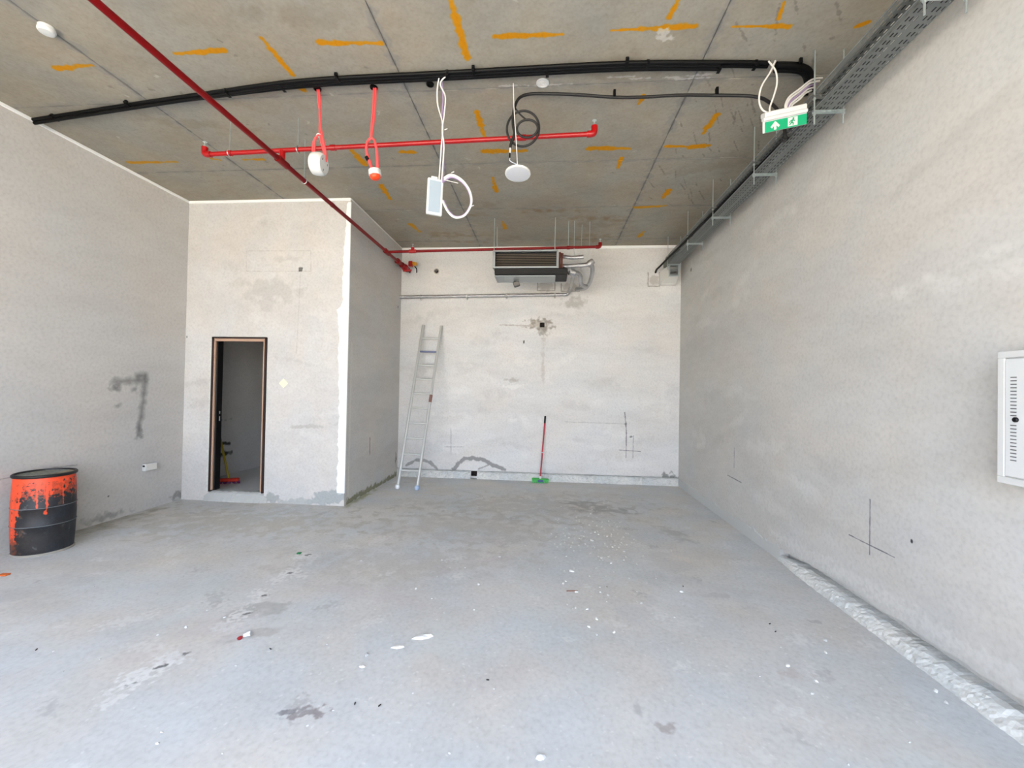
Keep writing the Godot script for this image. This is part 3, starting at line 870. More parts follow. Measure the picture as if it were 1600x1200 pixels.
	mb = MB.new()
	wall_mesh(mb, dt, V(-4.97, 0, 0), V(0, 0, 1), V(0, 1, 0), V(1, 0, 0), -7.4, ZF - 0.1, -0.1, 3.0, 0.15, [])
	setting("wall_closet_left", mb, dm, "bare wall in the dark behind the doorway with pipe chases", "wall")
	mb = MB.new()
	mb.box(V(-3.85, 1.4, -7.32), V(2.5, 3.2, 0.24))
	setting("wall_closet_back", mb, dm, "dark end wall inside the closet", "wall")
	mb = MB.new()
	mb.box(V(-3.85, 2.95, -6.32), V(2.5, 0.12, 2.2))
	setting("ceiling_closet", mb, dm, "dark low ceiling inside the closet", "ceiling")
	mb = MB.new()
	mb.box(V(-3.8, 0.02, -6.25), V(2.36, 0.12, 1.96))
	setting("floor_closet", mb, mat(Color(0.82, 0.82, 0.81), 0.9), "grey raised floor inside the closet", "floor")

	# door frame
	var fr := Node3D.new()
	fr.name = "door_1"
	add_child(fr)
	fr.set_meta("kind", "structure"); fr.set_meta("label", "empty brown door frame with pale wooden edge"); fr.set_meta("category", "door frame")
	var brown := mat(Color(0.15, 0.07, 0.05), 0.6)
	var wood := mat(Color(0.72, 0.59, 0.50), 0.6)
	var dark := mat(Color(0.05, 0.04, 0.04), 0.5)
	var x0 := -4.312
	var x1 := -3.574
	var top := 2.102
	for q in [[x0 + 0.016, 1.0], [x1 - 0.010, -1.0]]:
		var wd := 0.032 if q[1] > 0 else 0.020
		var b1 := MB.new()
		b1.box(V(q[0], (0.12 + top) / 2, ZF - 0.03), V(wd, top - 0.12, 0.10), Basis(), 0.003)
		part(fr, "jamb", b1, brown)
		var b2 := MB.new()
		var ex: float = q[0] + q[1] * (wd / 2 + 0.009)
		b2.box(V(ex, (0.13 + top) / 2, ZF + 0.004), V(0.018, top - 0.15, 0.030), Basis(), 0.004)
		part(fr, "edge_strip", b2, wood)
		var b3 := MB.new()
		b3.box(V(ex + q[1] * 0.004, (0.12 + top) / 2, ZF - 0.062), V(0.030, top - 0.14, 0.10), Basis(), 0.003)
		part(fr, "inner_jamb", b3, dark)
	mb = MB.new()
	mb.box(V((x0 + x1) / 2, top - 0.010, ZF - 0.03), V(x1 - x0, 0.018, 0.10), Basis(), 0.003)
	part(fr, "head", mb, brown)
	mb = MB.new()
	mb.box(V((x0 + x1) / 2 + 0.01, top - 0.036, ZF + 0.004), V(x1 - x0 - 0.05, 0.034, 0.030), Basis(), 0.004)
	part(fr, "edge_strip", mb, wood)
	for yy in [1.13, 1.05]:
		mb = MB.new()
		mb.box(V(x0 + 0.080, yy, ZF - 0.05), V(0.004, 0.035 + (1.13 - yy) * 0.3, 0.016), Basis(), 0.001)
		part(fr, "strike_plate", mb, M.zinc)
	# rough cement threshold
	mb = MB.new()
	var n2 := FastNoiseLite.new()
	n2.seed = 14; n2.frequency = 1.0; n2.fractal_octaves = 3
	var tp := [[0.035, -0.01], [0.028, 0.035], [0.016, 0.075], [0.006, 0.105], [-0.02, 0.122], [-0.12, 0.125], [-0.14, 0.08]]
	var ring := []
	for i in 33:
		var xx := lerpf(-4.375, -3.52, i / 32.0)
		var e := minf(1.0, minf(i, 32 - i) / 3.0)
		var row := []
		for j in tp.size():
			row.append(V(xx, maxf(-0.01, tp[j][1] * (0.55 + 0.45 * e) + (0.012 * n2.get_noise_2d(xx * 12.0, j * 2.0) if j < 5 else 0.0)), ZF + tp[j][0] * (0.5 + 0.5 * e) + 0.010 * n2.get_noise_2d(xx * 15.0 + 9.0, j * 3.0)))
		ring.append(row)
	for i in 32:
		for j in tp.size() - 1:
			mb.flat(ring[i][j], ring[i + 1][j], ring[i + 1][j + 1], V(0, 0.7, 1 if j < 5 else -1))
			mb.flat(ring[i][j], ring[i + 1][j + 1], ring[i][j + 1], V(0, 0.7, 1 if j < 5 else -1))
	setting("trim_6", mb, mat(Color(0.70, 0.705, 0.69), 0.95), "rough grey cement threshold under the doorway", "threshold")

	# paper sticker
	mb = MB.new()
	mb.box(V(-3.34, 1.522, ZF + 0.0015), V(0.085, 0.085, 0.002), Basis(V(0, 0, 1), PI / 4))
	var o := thing("paper_sticker", "small pale yellow diamond sticker on plaster beside the doorway", "sticker", V(-3.34, 1.522, ZF))
	part(o, "sheet", mb, mat(Color(0.95, 0.94, 0.80), 0.7))

	# mop leaning inside the closet
	o = thing("floor_brush", "yellow-handled brush with red head standing inside the dark doorway", "brush", V(-4.50, 0.08, -5.72))
	mb = MB.new()
	mb.tube([V(-4.51, 0.16, -5.73), V(-4.72, 0.75, -5.80), V(-4.90, 1.25, -5.86)], 0.014, 10)
	part(o, "handle", mb, mat(Color(0.62, 0.54, 0.05), 0.5))
	mb = MB.new()
	mb.box(V(-4.50, 0.135, -5.72), V(0.26, 0.045, 0.08), Basis(V(0, 1, 0), 0.35), 0.012)
	part(o, "head", mb, mat(Color(0.78, 0.18, 0.10), 0.5))
	mb = MB.new()
	for k in 14:
		mb.bar(V(-4.61 + k * 0.017, 0.12, -5.75 + sin(k * 2.1) * 0.02 - (k - 7) * 0.006), V(-4.62 + k * 0.019, 0.078, -5.75 + sin(k * 2.1) * 0.03 - (k - 7) * 0.006), 0.016, 0.03)
	part(o, "bristles", mb, mat(Color(0.45, 0.16, 0.40), 0.8))

func grey_dark() -> Color:
	return Color(0.42, 0.41, 0.40)

# ------------------------------------------------------------------ what hangs from the ceiling
func fitting(o: Node3D, called: String, a: Vector3, b: Vector3, r: float, m: Material) -> void:
	var mb := MB.new()
	mb.tube([a, b], r, 16)
	part(o, called, mb, m)

func sprinkler(o: Node3D, at: Vector3) -> void:
	var mb := MB.new()
	mb.lathe([Vector2(0.0, 0.0), Vector2(0.012, 0.0), Vector2(0.012, 0.018), Vector2(0.006, 0.02), Vector2(0.006, 0.045), Vector2(0.018, 0.046), Vector2(0.018, 0.049), Vector2(0, 0.049)], 10, Transform3D(Basis(), at))
	part(o, "sprinkler_head", mb, M.zinc)

func ceiling_services() -> void:
	var mb: MB
	# main sprinkler pipe
	var PX := -2.362
	var PY := 3.465
	var o := thing("sprinkler_pipe", "long red sprinkler main running away under the ceiling to the wall valve", "pipe", V(PX, PY, -3.0))
	mb = MB.new()
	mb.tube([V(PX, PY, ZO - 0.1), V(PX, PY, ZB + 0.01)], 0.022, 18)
	part(o, "pipe", mb, M.red_shaded)
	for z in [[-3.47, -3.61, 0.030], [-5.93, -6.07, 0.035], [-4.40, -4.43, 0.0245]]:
		fitting(o, "coupling", V(PX, PY, z[0]), V(PX, PY, z[1]), z[2], M.red_shaded)
	fitting(o, "hanger_rod", V(PX - 0.0, HC - 0.002, -3.88), V(PX, PY + 0.02, -3.88), 0.005, M.zinc)
	mb = MB.new()
	mb.tube(ring_pts(V(PX, PY, -3.88), V(1, 0, 0), V(0, 1, 0), 0.026, 18), 0.004, 6, true)
	part(o, "hanger_ring", mb, M.zinc)

	# control valve at its end
	o = thing("control_valve", "red flanged sprinkler valve with brass cap against the back wall", "valve", V(PX, PY, -6.75))
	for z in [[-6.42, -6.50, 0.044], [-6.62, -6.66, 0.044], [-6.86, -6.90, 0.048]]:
		fitting(o, "flange", V(PX, PY, z[0]), V(PX, PY, z[1]), z[2], M.red_shaded)
	mb = MB.new()
	mb.lathe([Vector2(0, -0.08), Vector2(0.03, -0.08), Vector2(0.052, -0.04), Vector2(0.055, 0.0), Vector2(0.052, 0.04), Vector2(0.03, 0.08), Vector2(0, 0.08)], 18, Transform3D(Basis(V(1, 0, 0), PI / 2), V(PX, PY, -6.78)))
	part(o, "body", mb, M.red)
	mb = MB.new()
	mb.box(V(PX + 0.10, PY + 0.055, -6.78), V(0.07, 0.09, 0.08), Basis(), 0.012)
	part(o, "switch_box", mb, M.red)
	fitting(o, "brass_cap", V(PX + 0.135, PY + 0.065, -6.78), V(PX + 0.185, PY + 0.05, -6.77), 0.032, M.brass)
	mb = MB.new()
	mb.tube(spline([V(PX + 0.16, PY + 0.02, -6.78), V(PX + 0.19, PY - 0.02, -6.80), V(PX + 0.18, PY - 0.07, -6.84)]), 0.009, 8)
	part(o, "wire", mb, M.black)
	mb = MB.new()
	mb.bar(V(PX - 0.01, PY - 0.075, -6.72), V(PX + 0.13, PY - 0.055, -6.74), 0.022, 0.026, V(0, 1, 0), 0.006)
	part(o, "lever", mb, M.red)
	mb = MB.new()
	mb.lathe([Vector2(0.03, 0.0), Vector2(0.085, 0.0), Vector2(0.08, 0.012), Vector2(0.035, 0.016)], 24, Transform3D(Basis(V(1, 0, 0), PI / 2), V(PX, PY, ZB)))
	part(o, "wall_plate", mb, M.white)

	# middle branch
	o = thing("sprinkler_branch", "bright red branch pipe crossing under the ceiling behind the hanging alarms", "pipe", V(-1.4, 3.57, -3.54))
	var l := V(-3.065, 3.552, -3.54)
	var r := V(0.322, 3.628, -3.54)
	var atx := func(x: float) -> Vector3: return l.lerp(r, (x - l.x) / (r.x - l.x))
	mb = MB.new()
	mb.tube([l, r], 0.0195, 16)
	part(o, "pipe", mb, M.red)
	for q in [[l, -1], [r, 1]]:
		var c: Vector3 = q[0]
		var g: float = q[1]
		mb = MB.new()
		mb.tube(spline([c - V(g * 0.03, 0, 0), c, c + V(g * 0.022, 0.006, 0), c + V(g * 0.03, 0.028, 0), c + V(g * 0.03, 0.065, 0)]), 0.027, 14)
		part(o, "elbow", mb, M.red)
		sprinkler(o, c + V(g * 0.03, 0.065, 0))
	for x in [-2.86, -1.9, -0.235, -0.26]:
		var p: Vector3 = atx.call(x)
		fitting(o, "coupling", p - V(0.022, 0, 0), p + V(0.022, 0, 0), 0.025, M.red)
	for x in [-2.86, -2.22]:
		var p: Vector3 = atx.call(x)
		fitting(o, "hanger_rod", p, V(p.x - 0.02, HC - 0.002, p.z - 0.03), 0.004, M.zinc)
		mb = MB.new()
		mb.tube(ring_pts(p, V(0, 0, 1), V(0, 1, 0), 0.026, 14), 0.005, 6, true)
		part(o, "hanger_ring", mb, M.zinc)
	fitting(o, "riser", V(PX, PY + 0.02, -3.54), V(PX, 3.57, -3.54), 0.024, M.red)

	# rear branch
	o = thing("sprinkler_branch", "red branch pipe along the back passing over the fan coil unit", "pipe", V(-0.8, 3.47, -6.0))
	l = V(PX + 0.02, 3.468, -6.0)
	r = V(0.672, 3.512, -6.0)
	mb = MB.new()
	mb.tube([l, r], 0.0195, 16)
	part(o, "pipe", mb, M.red_shaded)
	mb = MB.new()
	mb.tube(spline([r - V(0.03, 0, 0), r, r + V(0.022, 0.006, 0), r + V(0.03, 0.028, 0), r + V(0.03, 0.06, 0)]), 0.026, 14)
	part(o, "elbow", mb, M.red_shaded)
	sprinkler(o, r + V(0.03, 0.06, 0))
	fitting(o, "tee", atx2(l, r, -2.03), atx2(l, r, -1.93), 0.027, M.red)
	fitting(o, "tee_outlet", atx2(l, r, -1.98), atx2(l, r, -1.98) + V(0, 0.055, 0), 0.024, M.red)
	sprinkler(o, atx2(l, r, -1.98) + V(0, 0.055, 0))
	fitting(o, "hanger_rod", atx2(l, r, 0.26), V(0.26, HC - 0.002, -5.97), 0.005, M.zinc)
	fitting(o, "coupling", atx2(l, r, 0.24), atx2(l, r, 0.28), 0.026, M.red_shaded)

	# black conduits along the ceiling
	var base := [V(-4.66, 3.85, -3.435), V(-3.73, 3.85, -3.315), V(-2.75, 3.85, -3.20), V(-1.89, 3.85, -3.115), V(-0.785, 3.85, -3.10), V(0.445, 3.85, -3.085), V(1.2, 3.85, -3.12)]
	var far_end := [V(1.535, 3.85, -3.145)]
	var clips := [[-3.55, -1.6, -0.55, 0.52], [-2.6, -0.82, 0.70, 1.45], [-4.45, -2.1, 0.0, 1.3]]
	var names := ["black ceiling conduit nearest the shop front side of the bundle", "black ceiling conduit in the middle of the three-pipe bundle", "black ceiling conduit on the back-wall side of the bundle"]
	for k in 3:
		var pts := []
		for i in base.size():
			var p: Vector3 = base[i]
			var spread := smoothstep(-4.2, -1.5, p.x)
			pts.append(p + V(0, (-0.024 if k == 1 else 0.0) * (1.0 - spread), -0.030 * (k - 0.5) * (0.35 + 0.65 * spread)))
		if k != 2:
			pts.append(far_end[0] + V(0, 0, -0.030 * (k - 0.5)))
		o = thing("cable_conduit", names[k], "conduit", V(-1.5, 3.85, -3.15), "black conduits fixed across the ceiling")
		mb = MB.new()
		mb.tube(spline(pts, 8), 0.0145, 10)
		part(o, "conduit", mb, M.black)
		for cx in clips[k]:
			var best: Vector3 = pts[0]
			for p in spline(pts, 12):
				if absf(p.x - cx) < absf(best.x - cx):
					best = p
			mb = MB.new()
			mb.bar(best + V(0, -0.018, 0.022), best + V(0, -0.018, -0.022), 0.022, 0.004, V(0, 1, 0))
			mb.box(best + V(0, 0.0, 0.030), V(0.022, 0.038, 0.018), Basis(), 0.003)
			mb.tube([best + V(0, 0.0, 0.042), best + V(0.004, -0.012, 0.052)], 0.007, 8)
			part(o, "clip", mb, M.black)
	o = thing("cable_conduit", "short thick black conduit bending into the galvanised cable tray", "conduit", V(1.7, 3.83, -3.2))
	mb = MB.new()
	mb.tube(spline([V(1.59, 3.848, -3.15), V(1.72, 3.846, -3.16), V(1.82, 3.838, -3.19), V(1.875, 3.80, -3.23), V(1.885, 3.72, -3.27)], 8), 0.022, 12)
	part(o, "conduit", mb, M.black)
	mb = MB.new()
	mb.tube(spline([V(1.60, 3.845, -3.195), V(1.72, 3.842, -3.20), V(1.81, 3.832, -3.22), V(1.86, 3.79, -3.26), V(1.87, 3.71, -3.29)], 8), 0.018, 12)
	part(o, "conduit", mb, M.black)
	mb = MB.new()
	mb.box(V(1.74, 3.85, -3.12), V(0.022, 0.038, 0.018), Basis(), 0.003)
	part(o, "clip", mb, M.black)

	# conduit sockets cast in the slab
	for q in [[-1.867, -3.217, "black conduit hole in the slab above the white sounder"], [-1.409, -3.229, "black conduit hole in the slab above the orange beacon"], [-0.952, -3.22, "empty black conduit hole in the slab with no cable"]]:
		o = thing("conduit_hole", q[2], "conduit hole", V(q[0], HC, q[1]))
		mb = MB.new()
		mb.lathe([Vector2(0.031, 0.0), Vector2(0.029, -0.010), Vector2(0.022, -0.010), Vector2(0.021, 0.0), Vector2(0.0, 0.0)], 18, Transform3D(Basis(), V(q[0], HC - 0.0005, q[1])))
		part(o, "socket", mb, M.black)

	# sounder: round white base seen edge-on, red cables
	o = thing("alarm_sounder", "round white alarm sounder hanging on red cables", "alarm", V(-1.838, 3.265, -3.22))
	var up := V(0.95, -0.10, -0.02).normalized()
	var X := Transform3D(basis_y(up), V(-1.838, 3.262, -3.22))
	mb = MB.new()
	mb.lathe([Vector2(0, -0.055), Vector2(0.070, -0.055), Vector2(0.082, -0.046), Vector2(0.086, -0.030), Vector2(0.086, 0.010), Vector2(0.084, 0.020), Vector2(0.078, 0.034), Vector2(0.070, 0.042), Vector2(0, 0.042)], 32, X)
	part(o, "body", mb, M.white)
	for k in 3:
		var a := k * TAU / 3.0
		mb = MB.new()
		mb.box(X * V(cos(a) * 0.045, 0.043, sin(a) * 0.045), V(0.016, 0.003, 0.006), X.basis)
		part(o, "face_slot", mb, M.galv_dull)
	for k in 2:
		var e := (k - 0.5) * 0.014
		mb = MB.new()
		mb.tube(spline([V(-1.862 + e, 3.862, -3.22), V(-1.850 + e * 0.8, 3.76, -3.22), V(-1.843 - e * 0.3, 3.65, -3.22), V(-1.835 + e, 3.53, -3.22), V(-1.812 + e * 1.6, 3.44, -3.21), V(-1.795 + e, 3.35, -3.22), V(-1.80 + e, 3.29, -3.24)]), 0.0075, 8)
		part(o, "cable", mb, M.red_cable)
		mb = MB.new()
		mb.tube(spline([V(-1.893 + e, 3.32, -3.23), V(-1.890 + e, 3.43, -3.225), V(-1.862, 3.495 + e * 0.4, -3.22), V(-1.826 - e * 0.4, 3.487, -3.215), V(-1.803 - e * 0.4, 3.41, -3.215), V(-1.788 - e * 0.4, 3.30, -3.225)]), 0.0075, 8)
		part(o, "cable_loop", mb, M.red_cable)
	mb = MB.new()
	mb.tube(ring_pts(V(-1.845, 3.492, -3.22), V(1, 0, 0), V(0, 0.3, 1), 0.018, 10), 0.004, 6, true)
	part(o, "cable_tie", mb, M.white)

	# beacon: white base, orange lens
	o = thing("alarm_beacon", "small white beacon with orange lens hanging on red cables", "alarm", V(-1.384, 3.17, -3.23))
	up = V(0.12, -0.97, -0.05).normalized()
	X = Transform3D(basis_y(up), V(-1.384, 3.185, -3.23))
	mb = MB.new()
	mb.lathe([Vector2(0, -0.025), Vector2(0.044, -0.025), Vector2(0.048, -0.02), Vector2(0.049, 0.016), Vector2(0.045, 0.020), Vector2(0, 0.020)], 28, X)
	part(o, "base", mb, M.white)
	mb = MB.new()
	mb.lathe([Vector2(0.040, 0.020), Vector2(0.040, 0.035), Vector2(0.034, 0.046), Vector2(0.02, 0.052), Vector2(0, 0.053)], 28, X)
	part(o, "lens", mb, M.orange)
	for k in 2:
		var e := (k - 0.5) * 0.016
		mb = MB.new()
		mb.tube(spline([V(-1.400 + e, 3.862, -3.23), V(-1.401 + e, 3.75, -3.23), V(-1.409 + e, 3.62, -3.23), V(-1.420 + e * 0.4, 3.485, -3.23), V(-1.428, 3.455, -3.23)]), 0.0075, 8)
		part(o, "cable", mb, M.red_cable)
		mb = MB.new()
		mb.tube(spline([V(-1.402, 3.205, -3.235 + e), V(-1.432 - e * 0.4, 3.28, -3.23), V(-1.455 - e * 0.4, 3.35, -3.23), V(-1.454, 3.42, -3.23 + e * 0.4), V(-1.430, 3.458 + e * 0.4, -3.23), V(-1.399, 3.45, -3.23), V(-1.374 + e * 0.4, 3.365, -3.23), V(-1.364 + e * 0.4, 3.205, -3.23)]), 0.0085, 8)
		part(o, "cable_loop", mb, M.red_cable)
	mb = MB.new()
	mb.box(V(-1.447, 3.30, -3.225), V(0.026, 0.032, 0.03), Basis(V(0, 0, 1), 0.5), 0.004)
	part(o, "tape", mb, M.black)

	# rectangular emergency light with a looped white cable
	o = thing("emergency_light", "flat rectangular white light fitting hanging on twisted white cables", "light fitting", V(-0.875, 2.95, -3.15))
	var B := Basis(V(0, 1, 0), 0.42) * Basis(V(0, 0, 1), -0.03)
	mb = MB.new()
	mb.box(V(-0.877, 2.947, -3.15), V(0.118, 0.275, 0.030), B, 0.006)
	part(o, "case", mb, M.white)
	mb = MB.new()
	mb.box(V(-0.877, 2.947, -3.15) + B * V(-0.002, 0.0, 0.0155), V(0.088, 0.240, 0.004), B, 0.001)
	part(o, "diffuser", mb, mat(Color(0.60, 0.655, 0.70), 0.3))
	mb = MB.new()
	mb.box(V(-0.877, 2.947, -3.15) + B * V(-0.01, 0.145, 0.0), V(0.05, 0.02, 0.022), B, 0.004)
	part(o, "lug", mb, M.white)
	for q in [[M.cable_white, [V(-0.853, 3.845, -3.12), V(-0.872, 3.75, -3.14), V(-0.866, 3.645, -3.15), V(-0.826, 3.50, -3.15), V(-0.833, 3.33, -3.15), V(-0.846, 3.07, -3.15)]], [M.cable_white, [V(-0.797, 3.845, -3.11), V(-0.846, 3.80, -3.13), V(-0.806, 3.70, -3.13), V(-0.812, 3.56, -3.13), V(-0.824, 3.44, -3.13), V(-0.808, 3.316, -3.13), V(-0.824, 3.07, -3.14)]], [M.cable_lilac, [V(-0.84, 3.84, -3.14), V(-0.83, 3.72, -3.16), V(-0.836, 3.55, -3.16), V(-0.826, 3.40, -3.16), V(-0.815, 3.2, -3.16), V(-0.82, 3.06, -3.16)]]]:
		mb = MB.new()
		mb.tube(spline(q[1]), 0.0055, 8)
		part(o, "cable", mb, q[0])
	var loop := [V(-0.835, 3.08, -3.16), V(-0.763, 3.128, -3.17), V(-0.673, 3.085, -3.17), V(-0.612, 3.001, -3.17), V(-0.596, 2.903, -3.17), V(-0.643, 2.815, -3.17), V(-0.717, 2.795, -3.17), V(-0.777, 2.840, -3.17), V(-0.825, 2.931, -3.165)]
	for k in 3:
		var pts := []
		var c := V(-0.715, 2.955, -3.17)
		for p in loop:
			pts.append(c + (p - c) * (1.0 - k * 0.045) + V(0, 0, -0.006 * k))
		mb = MB.new()
		mb.tube(spline(pts), 0.0062, 8)
		part(o, "cable_loop", mb, M.cable_lilac if k == 2 else M.cable_white)
	fitting(o, "cable_tail", V(-0.822, 3.089, -3.165), V(-0.70, 3.055, -3.16), 0.0025, M.cable_white)
	for p in [V(-0.795, 3.455, -3.135), V(-0.745, 3.145, -3.17), V(-0.588, 2.885, -3.17)]:
		fitting(o, "cable_tie", p - V(0.012, 0.004, 0), p + V(0.010, 0.002, 0.004), 0.0035, M.cable_white)

	# round hanging light
	o = thing("disc_light", "round flat white ceiling light hanging on a thin wire below the black coil", "light fitting", V(-0.255, 3.165, -3.25))
	X = Transform3D(Basis(V(1, 0, 0), -0.13), V(-0.255, 3.165, -3.25))
	mb = MB.new()
	mb.lathe([Vector2(0, 0.014), Vector2(0.080, 0.014), Vector2(0.097, 0.006), Vector2(0.099, -0.003), Vector2(0.096, -0.009), Vector2(0.086, -0.011)], 40, X)
	part(o, "rim", mb, M.white)
	mb = MB.new()
	mb.lathe([Vector2(0.087, -0.011), Vector2(0.06, -0.0145), Vector2(0.03, -0.016), Vector2(0.0, -0.0165)], 40, X)
	part(o, "diffuser", mb, mat(Color(0.78, 0.79, 0.81), 0.4))
	mb = MB.new()
	mb.tube([V(-0.303, HC - 0.001, -3.25), V(-0.295, 3.69, -3.25), V(-0.276, 3.47, -3.25), V(-0.256, 3.18, -3.25)], 0.0035, 8)
	part(o, "wire", mb, M.cable_white)
	mb = MB.new()
	mb.tube(spline([V(-0.320, 3.295, -3.265), V(-0.318, 3.27, -3.262), V(-0.28, 3.245, -3.255), V(-0.257, 3.23, -3.25)]), 0.003, 6)
	part(o, "lead", mb, mat(Color(0.75, 0.80, 0.86), 0.5))

	# black cable with two coils
	o = thing("black_cable", "black cable slung below the ceiling with two hanging coils", "cable", V(0.5, 3.8, -3.35))
	mb = MB.new()
	mb.tube(spline([V(1.64, 3.30, -3.12), V(1.634, 3.38, -3.12), V(1.628, 3.48, -3.15), V(1.583, 3.604, -3.20), V(1.50, 3.715, -3.28), V(1.258, 3.782, -3.35), V(0.971, 3.794, -3.35), V(0.681, 3.790, -3.35), V(0.484, 3.798, -3.35), V(0.186, 3.83, -3.35), V(-0.066, 3.848, -3.35), V(-0.193, 3.840, -3.34), V(-0.262, 3.79, -3.31), V(-0.292, 3.70, -3.28), V(-0.302, 3.62, -3.27), V(-0.300, 3.55, -3.27), V(-0.288, 3.49, -3.27), V(-0.302, 3.44, -3.27), V(-0.316, 3.40, -3.27), V(-0.319, 3.375, -3.27)], 6), 0.0115, 10)
	part(o, "cable", mb, M.black_soft)
	for q in [[V(-0.223, 3.527, -3.275), 0.126, 0.132], [V(-0.189, 3.523, -3.27), 0.081, 0.062]]:
		mb = MB.new()
		var pts := []
		for k in 36:
			var a := TAU * k / 36.0
			pts.append(q[0] + V(cos(a) * q[1], sin(a) * q[2], sin(a * 1.0) * 0.012))
		mb.tube(pts, 0.009, 8, true)
		part(o, "coil", mb, M.black_soft)
	mb = MB.new()
	mb.tube(spline([V(-0.292, 3.70, -3.275), V(-0.25, 3.64, -3.27), V(-0.19, 3.585, -3.27)]), 0.006, 8)
	part(o, "cable_end", mb, M.black_soft)
	mb = MB.new()
	mb.tube([V(-0.319, 3.375, -3.27), V(-0.321, 3.335, -3.268)], 0.008, 8)
	part(o, "terminal", mb, M.white)
	fitting(o, "cable_tail", V(-0.321, 3.335, -3.268), V(-0.322, 3.295, -3.265), 0.006, M.black)
	for p in [V(0.484, 3.812, -3.35), V(1.258, 3.80, -3.35)]:
		mb = MB.new()
		mb.box(p + V(0, 0.012, 0), V(0.02, 0.06, 0.03), Basis(), 0.003)
		part(o, "clip", mb, M.black)

	# detectors on the slab
	o = thing("smoke_detector", "thick round white dome fixed on a slab joint beside the red main", "detector", V(-3.384, HC, -2.548))
	mb = MB.new()
	mb.lathe([Vector2(0.044, 0.0), Vector2(0.045, -0.014), Vector2(0.041, -0.018), Vector2(0.047, -0.020), Vector2(0.047, -0.030), Vector2(0.040, -0.040), Vector2(0.026, -0.043), Vector2(0, -0.044)], 36, Transform3D(Basis(), V(-3.384, HC, -2.548)))
	part(o, "dome", mb, M.white)
	o = thing("disc_detector", "thin white perforated disc fixed flat on the slab behind the conduits", "detector", V(-0.075, HC, -3.257))
	X = Transform3D(Basis(), V(-0.075, HC, -3.257))
	mb = MB.new()
	mb.lathe([Vector2(0.050, 0.0), Vector2(0.050, -0.006), Vector2(0.046, -0.010), Vector2(0, -0.010)], 32, X)
	part(o, "plate", mb, M.white)
	mb = MB.new()
	for k in 3:
		mb.tube(ring_pts(V(-0.075, HC - 0.010, -3.257), V(1, 0, 0), V(0, 0, 1), 0.012 + k * 0.011, 20), 0.0022, 5, true)
	part(o, "rings", mb, M.white_soft)

	# exit sign with its cables
	o = thing("exit_sign", "green and white exit sign hanging in front of the cable tray", "sign", V(1.575, 3.36, -3.0))
	var ex := V(0.972, 0.222, -0.06).normalized()
	var ez := V(0.05, -0.35, 0.93)
	ez = (ez - ex * ez.dot(ex)).normalized()
	B = Basis(ex, ez.cross(ex), ez)
	var C := V(1.573, 3.352, -3.0)
	var bxp := func(called: String, c: Vector3, s: Vector3, m: Material, ch: float) -> void:
		var q := MB.new()
		q.box(C + B * c, s, B, ch)
		part(o, called, q, m)
	bxp.call("housing", V(0.0, 0.058, -0.012), V(0.285, 0.034, 0.060), M.white, 0.006)
	bxp.call("rail", V(0.0, 0.033, -0.002), V(0.300, 0.022, 0.034), M.white, 0.004)
	bxp.call("panel", V(0.0, -0.013, -0.002), V(0.300, 0.072, 0.012), M.white, 0.003)
	bxp.call("legend", V(0.004, -0.016, 0.0048), V(0.288, 0.064, 0.003), M.green, 0.001)
	bxp.call("pictogram_field", V(0.050, -0.014, 0.0068), V(0.066, 0.052, 0.002), M.white, 0.0)
	var man := MB.new()
	for q in [[V(0.050, -0.014, 0), V(0.041, -0.029, 0), 0.010], [V(0.041, -0.029, 0), V(0.054, -0.035, 0), 0.007], [V(0.054, -0.035, 0), V(0.051, -0.045, 0), 0.006], [V(0.041, -0.029, 0), V(0.028, -0.042, 0), 0.007], [V(0.048, -0.014, 0), V(0.064, -0.022, 0), 0.006], [V(0.048, -0.014, 0), V(0.032, -0.020, 0), 0.006], [V(0.032, -0.020, 0), V(0.026, -0.030, 0), 0.006]]:
		man.bar(C + B * (q[0] + V(0, 0.010, 0.0082)), C + B * (q[1] + V(0, 0.010, 0.0082)), q[2], 0.002, B.z)
	man.lathe([Vector2(0, 0.001), Vector2(0.0065, 0.001), Vector2(0.0065, -0.001), Vector2(0, -0.001)], 14, Transform3D(B * Basis(V(1, 0, 0), PI / 2), C + B * V(0.054, 0.003, 0.0082)))
	part(o, "running_figure", man, M.green)
	var arrow := MB.new()
	var ap := C + B * V(-0.070, -0.017, 0.0072)
	arrow.bar(ap + B * V(0, -0.024, 0), ap + B * V(0, 0.014, 0), 0.016, 0.002, B.z)
	arrow.bar(ap + B * V(-0.027, -0.008, 0), ap + B * V(0.004, 0.022, 0), 0.014, 0.002, B.z)
	arrow.bar(ap + B * V(0.027, -0.008, 0.0006), ap + B * V(-0.004, 0.022, 0.0006), 0.014, 0.002, B.z)
	part(o, "arrow", arrow, M.white)
	for q in [[V(1.513, 3.84, -3.10), V(1.540, 3.74, -3.06), V(1.545, 3.647, -3.05), V(1.525, 3.558, -3.05), V(1.498, 3.465, -3.05), V(1.51, 3.41, -3.03)], [V(1.557, 3.84, -3.10), V(1.506, 3.735, -3.06), V(1.444, 3.629, -3.05), V(1.428, 3.540, -3.05), V(1.446, 3.472, -3.05), V(1.488, 3.444, -3.05), V(1.551, 3.435, -3.04), V(1.598, 3.42, -3.03)]]:
		mb = MB.new()
		mb.tube(spline(q), 0.006, 8)
		part(o, "cable", mb, M.cable_white)
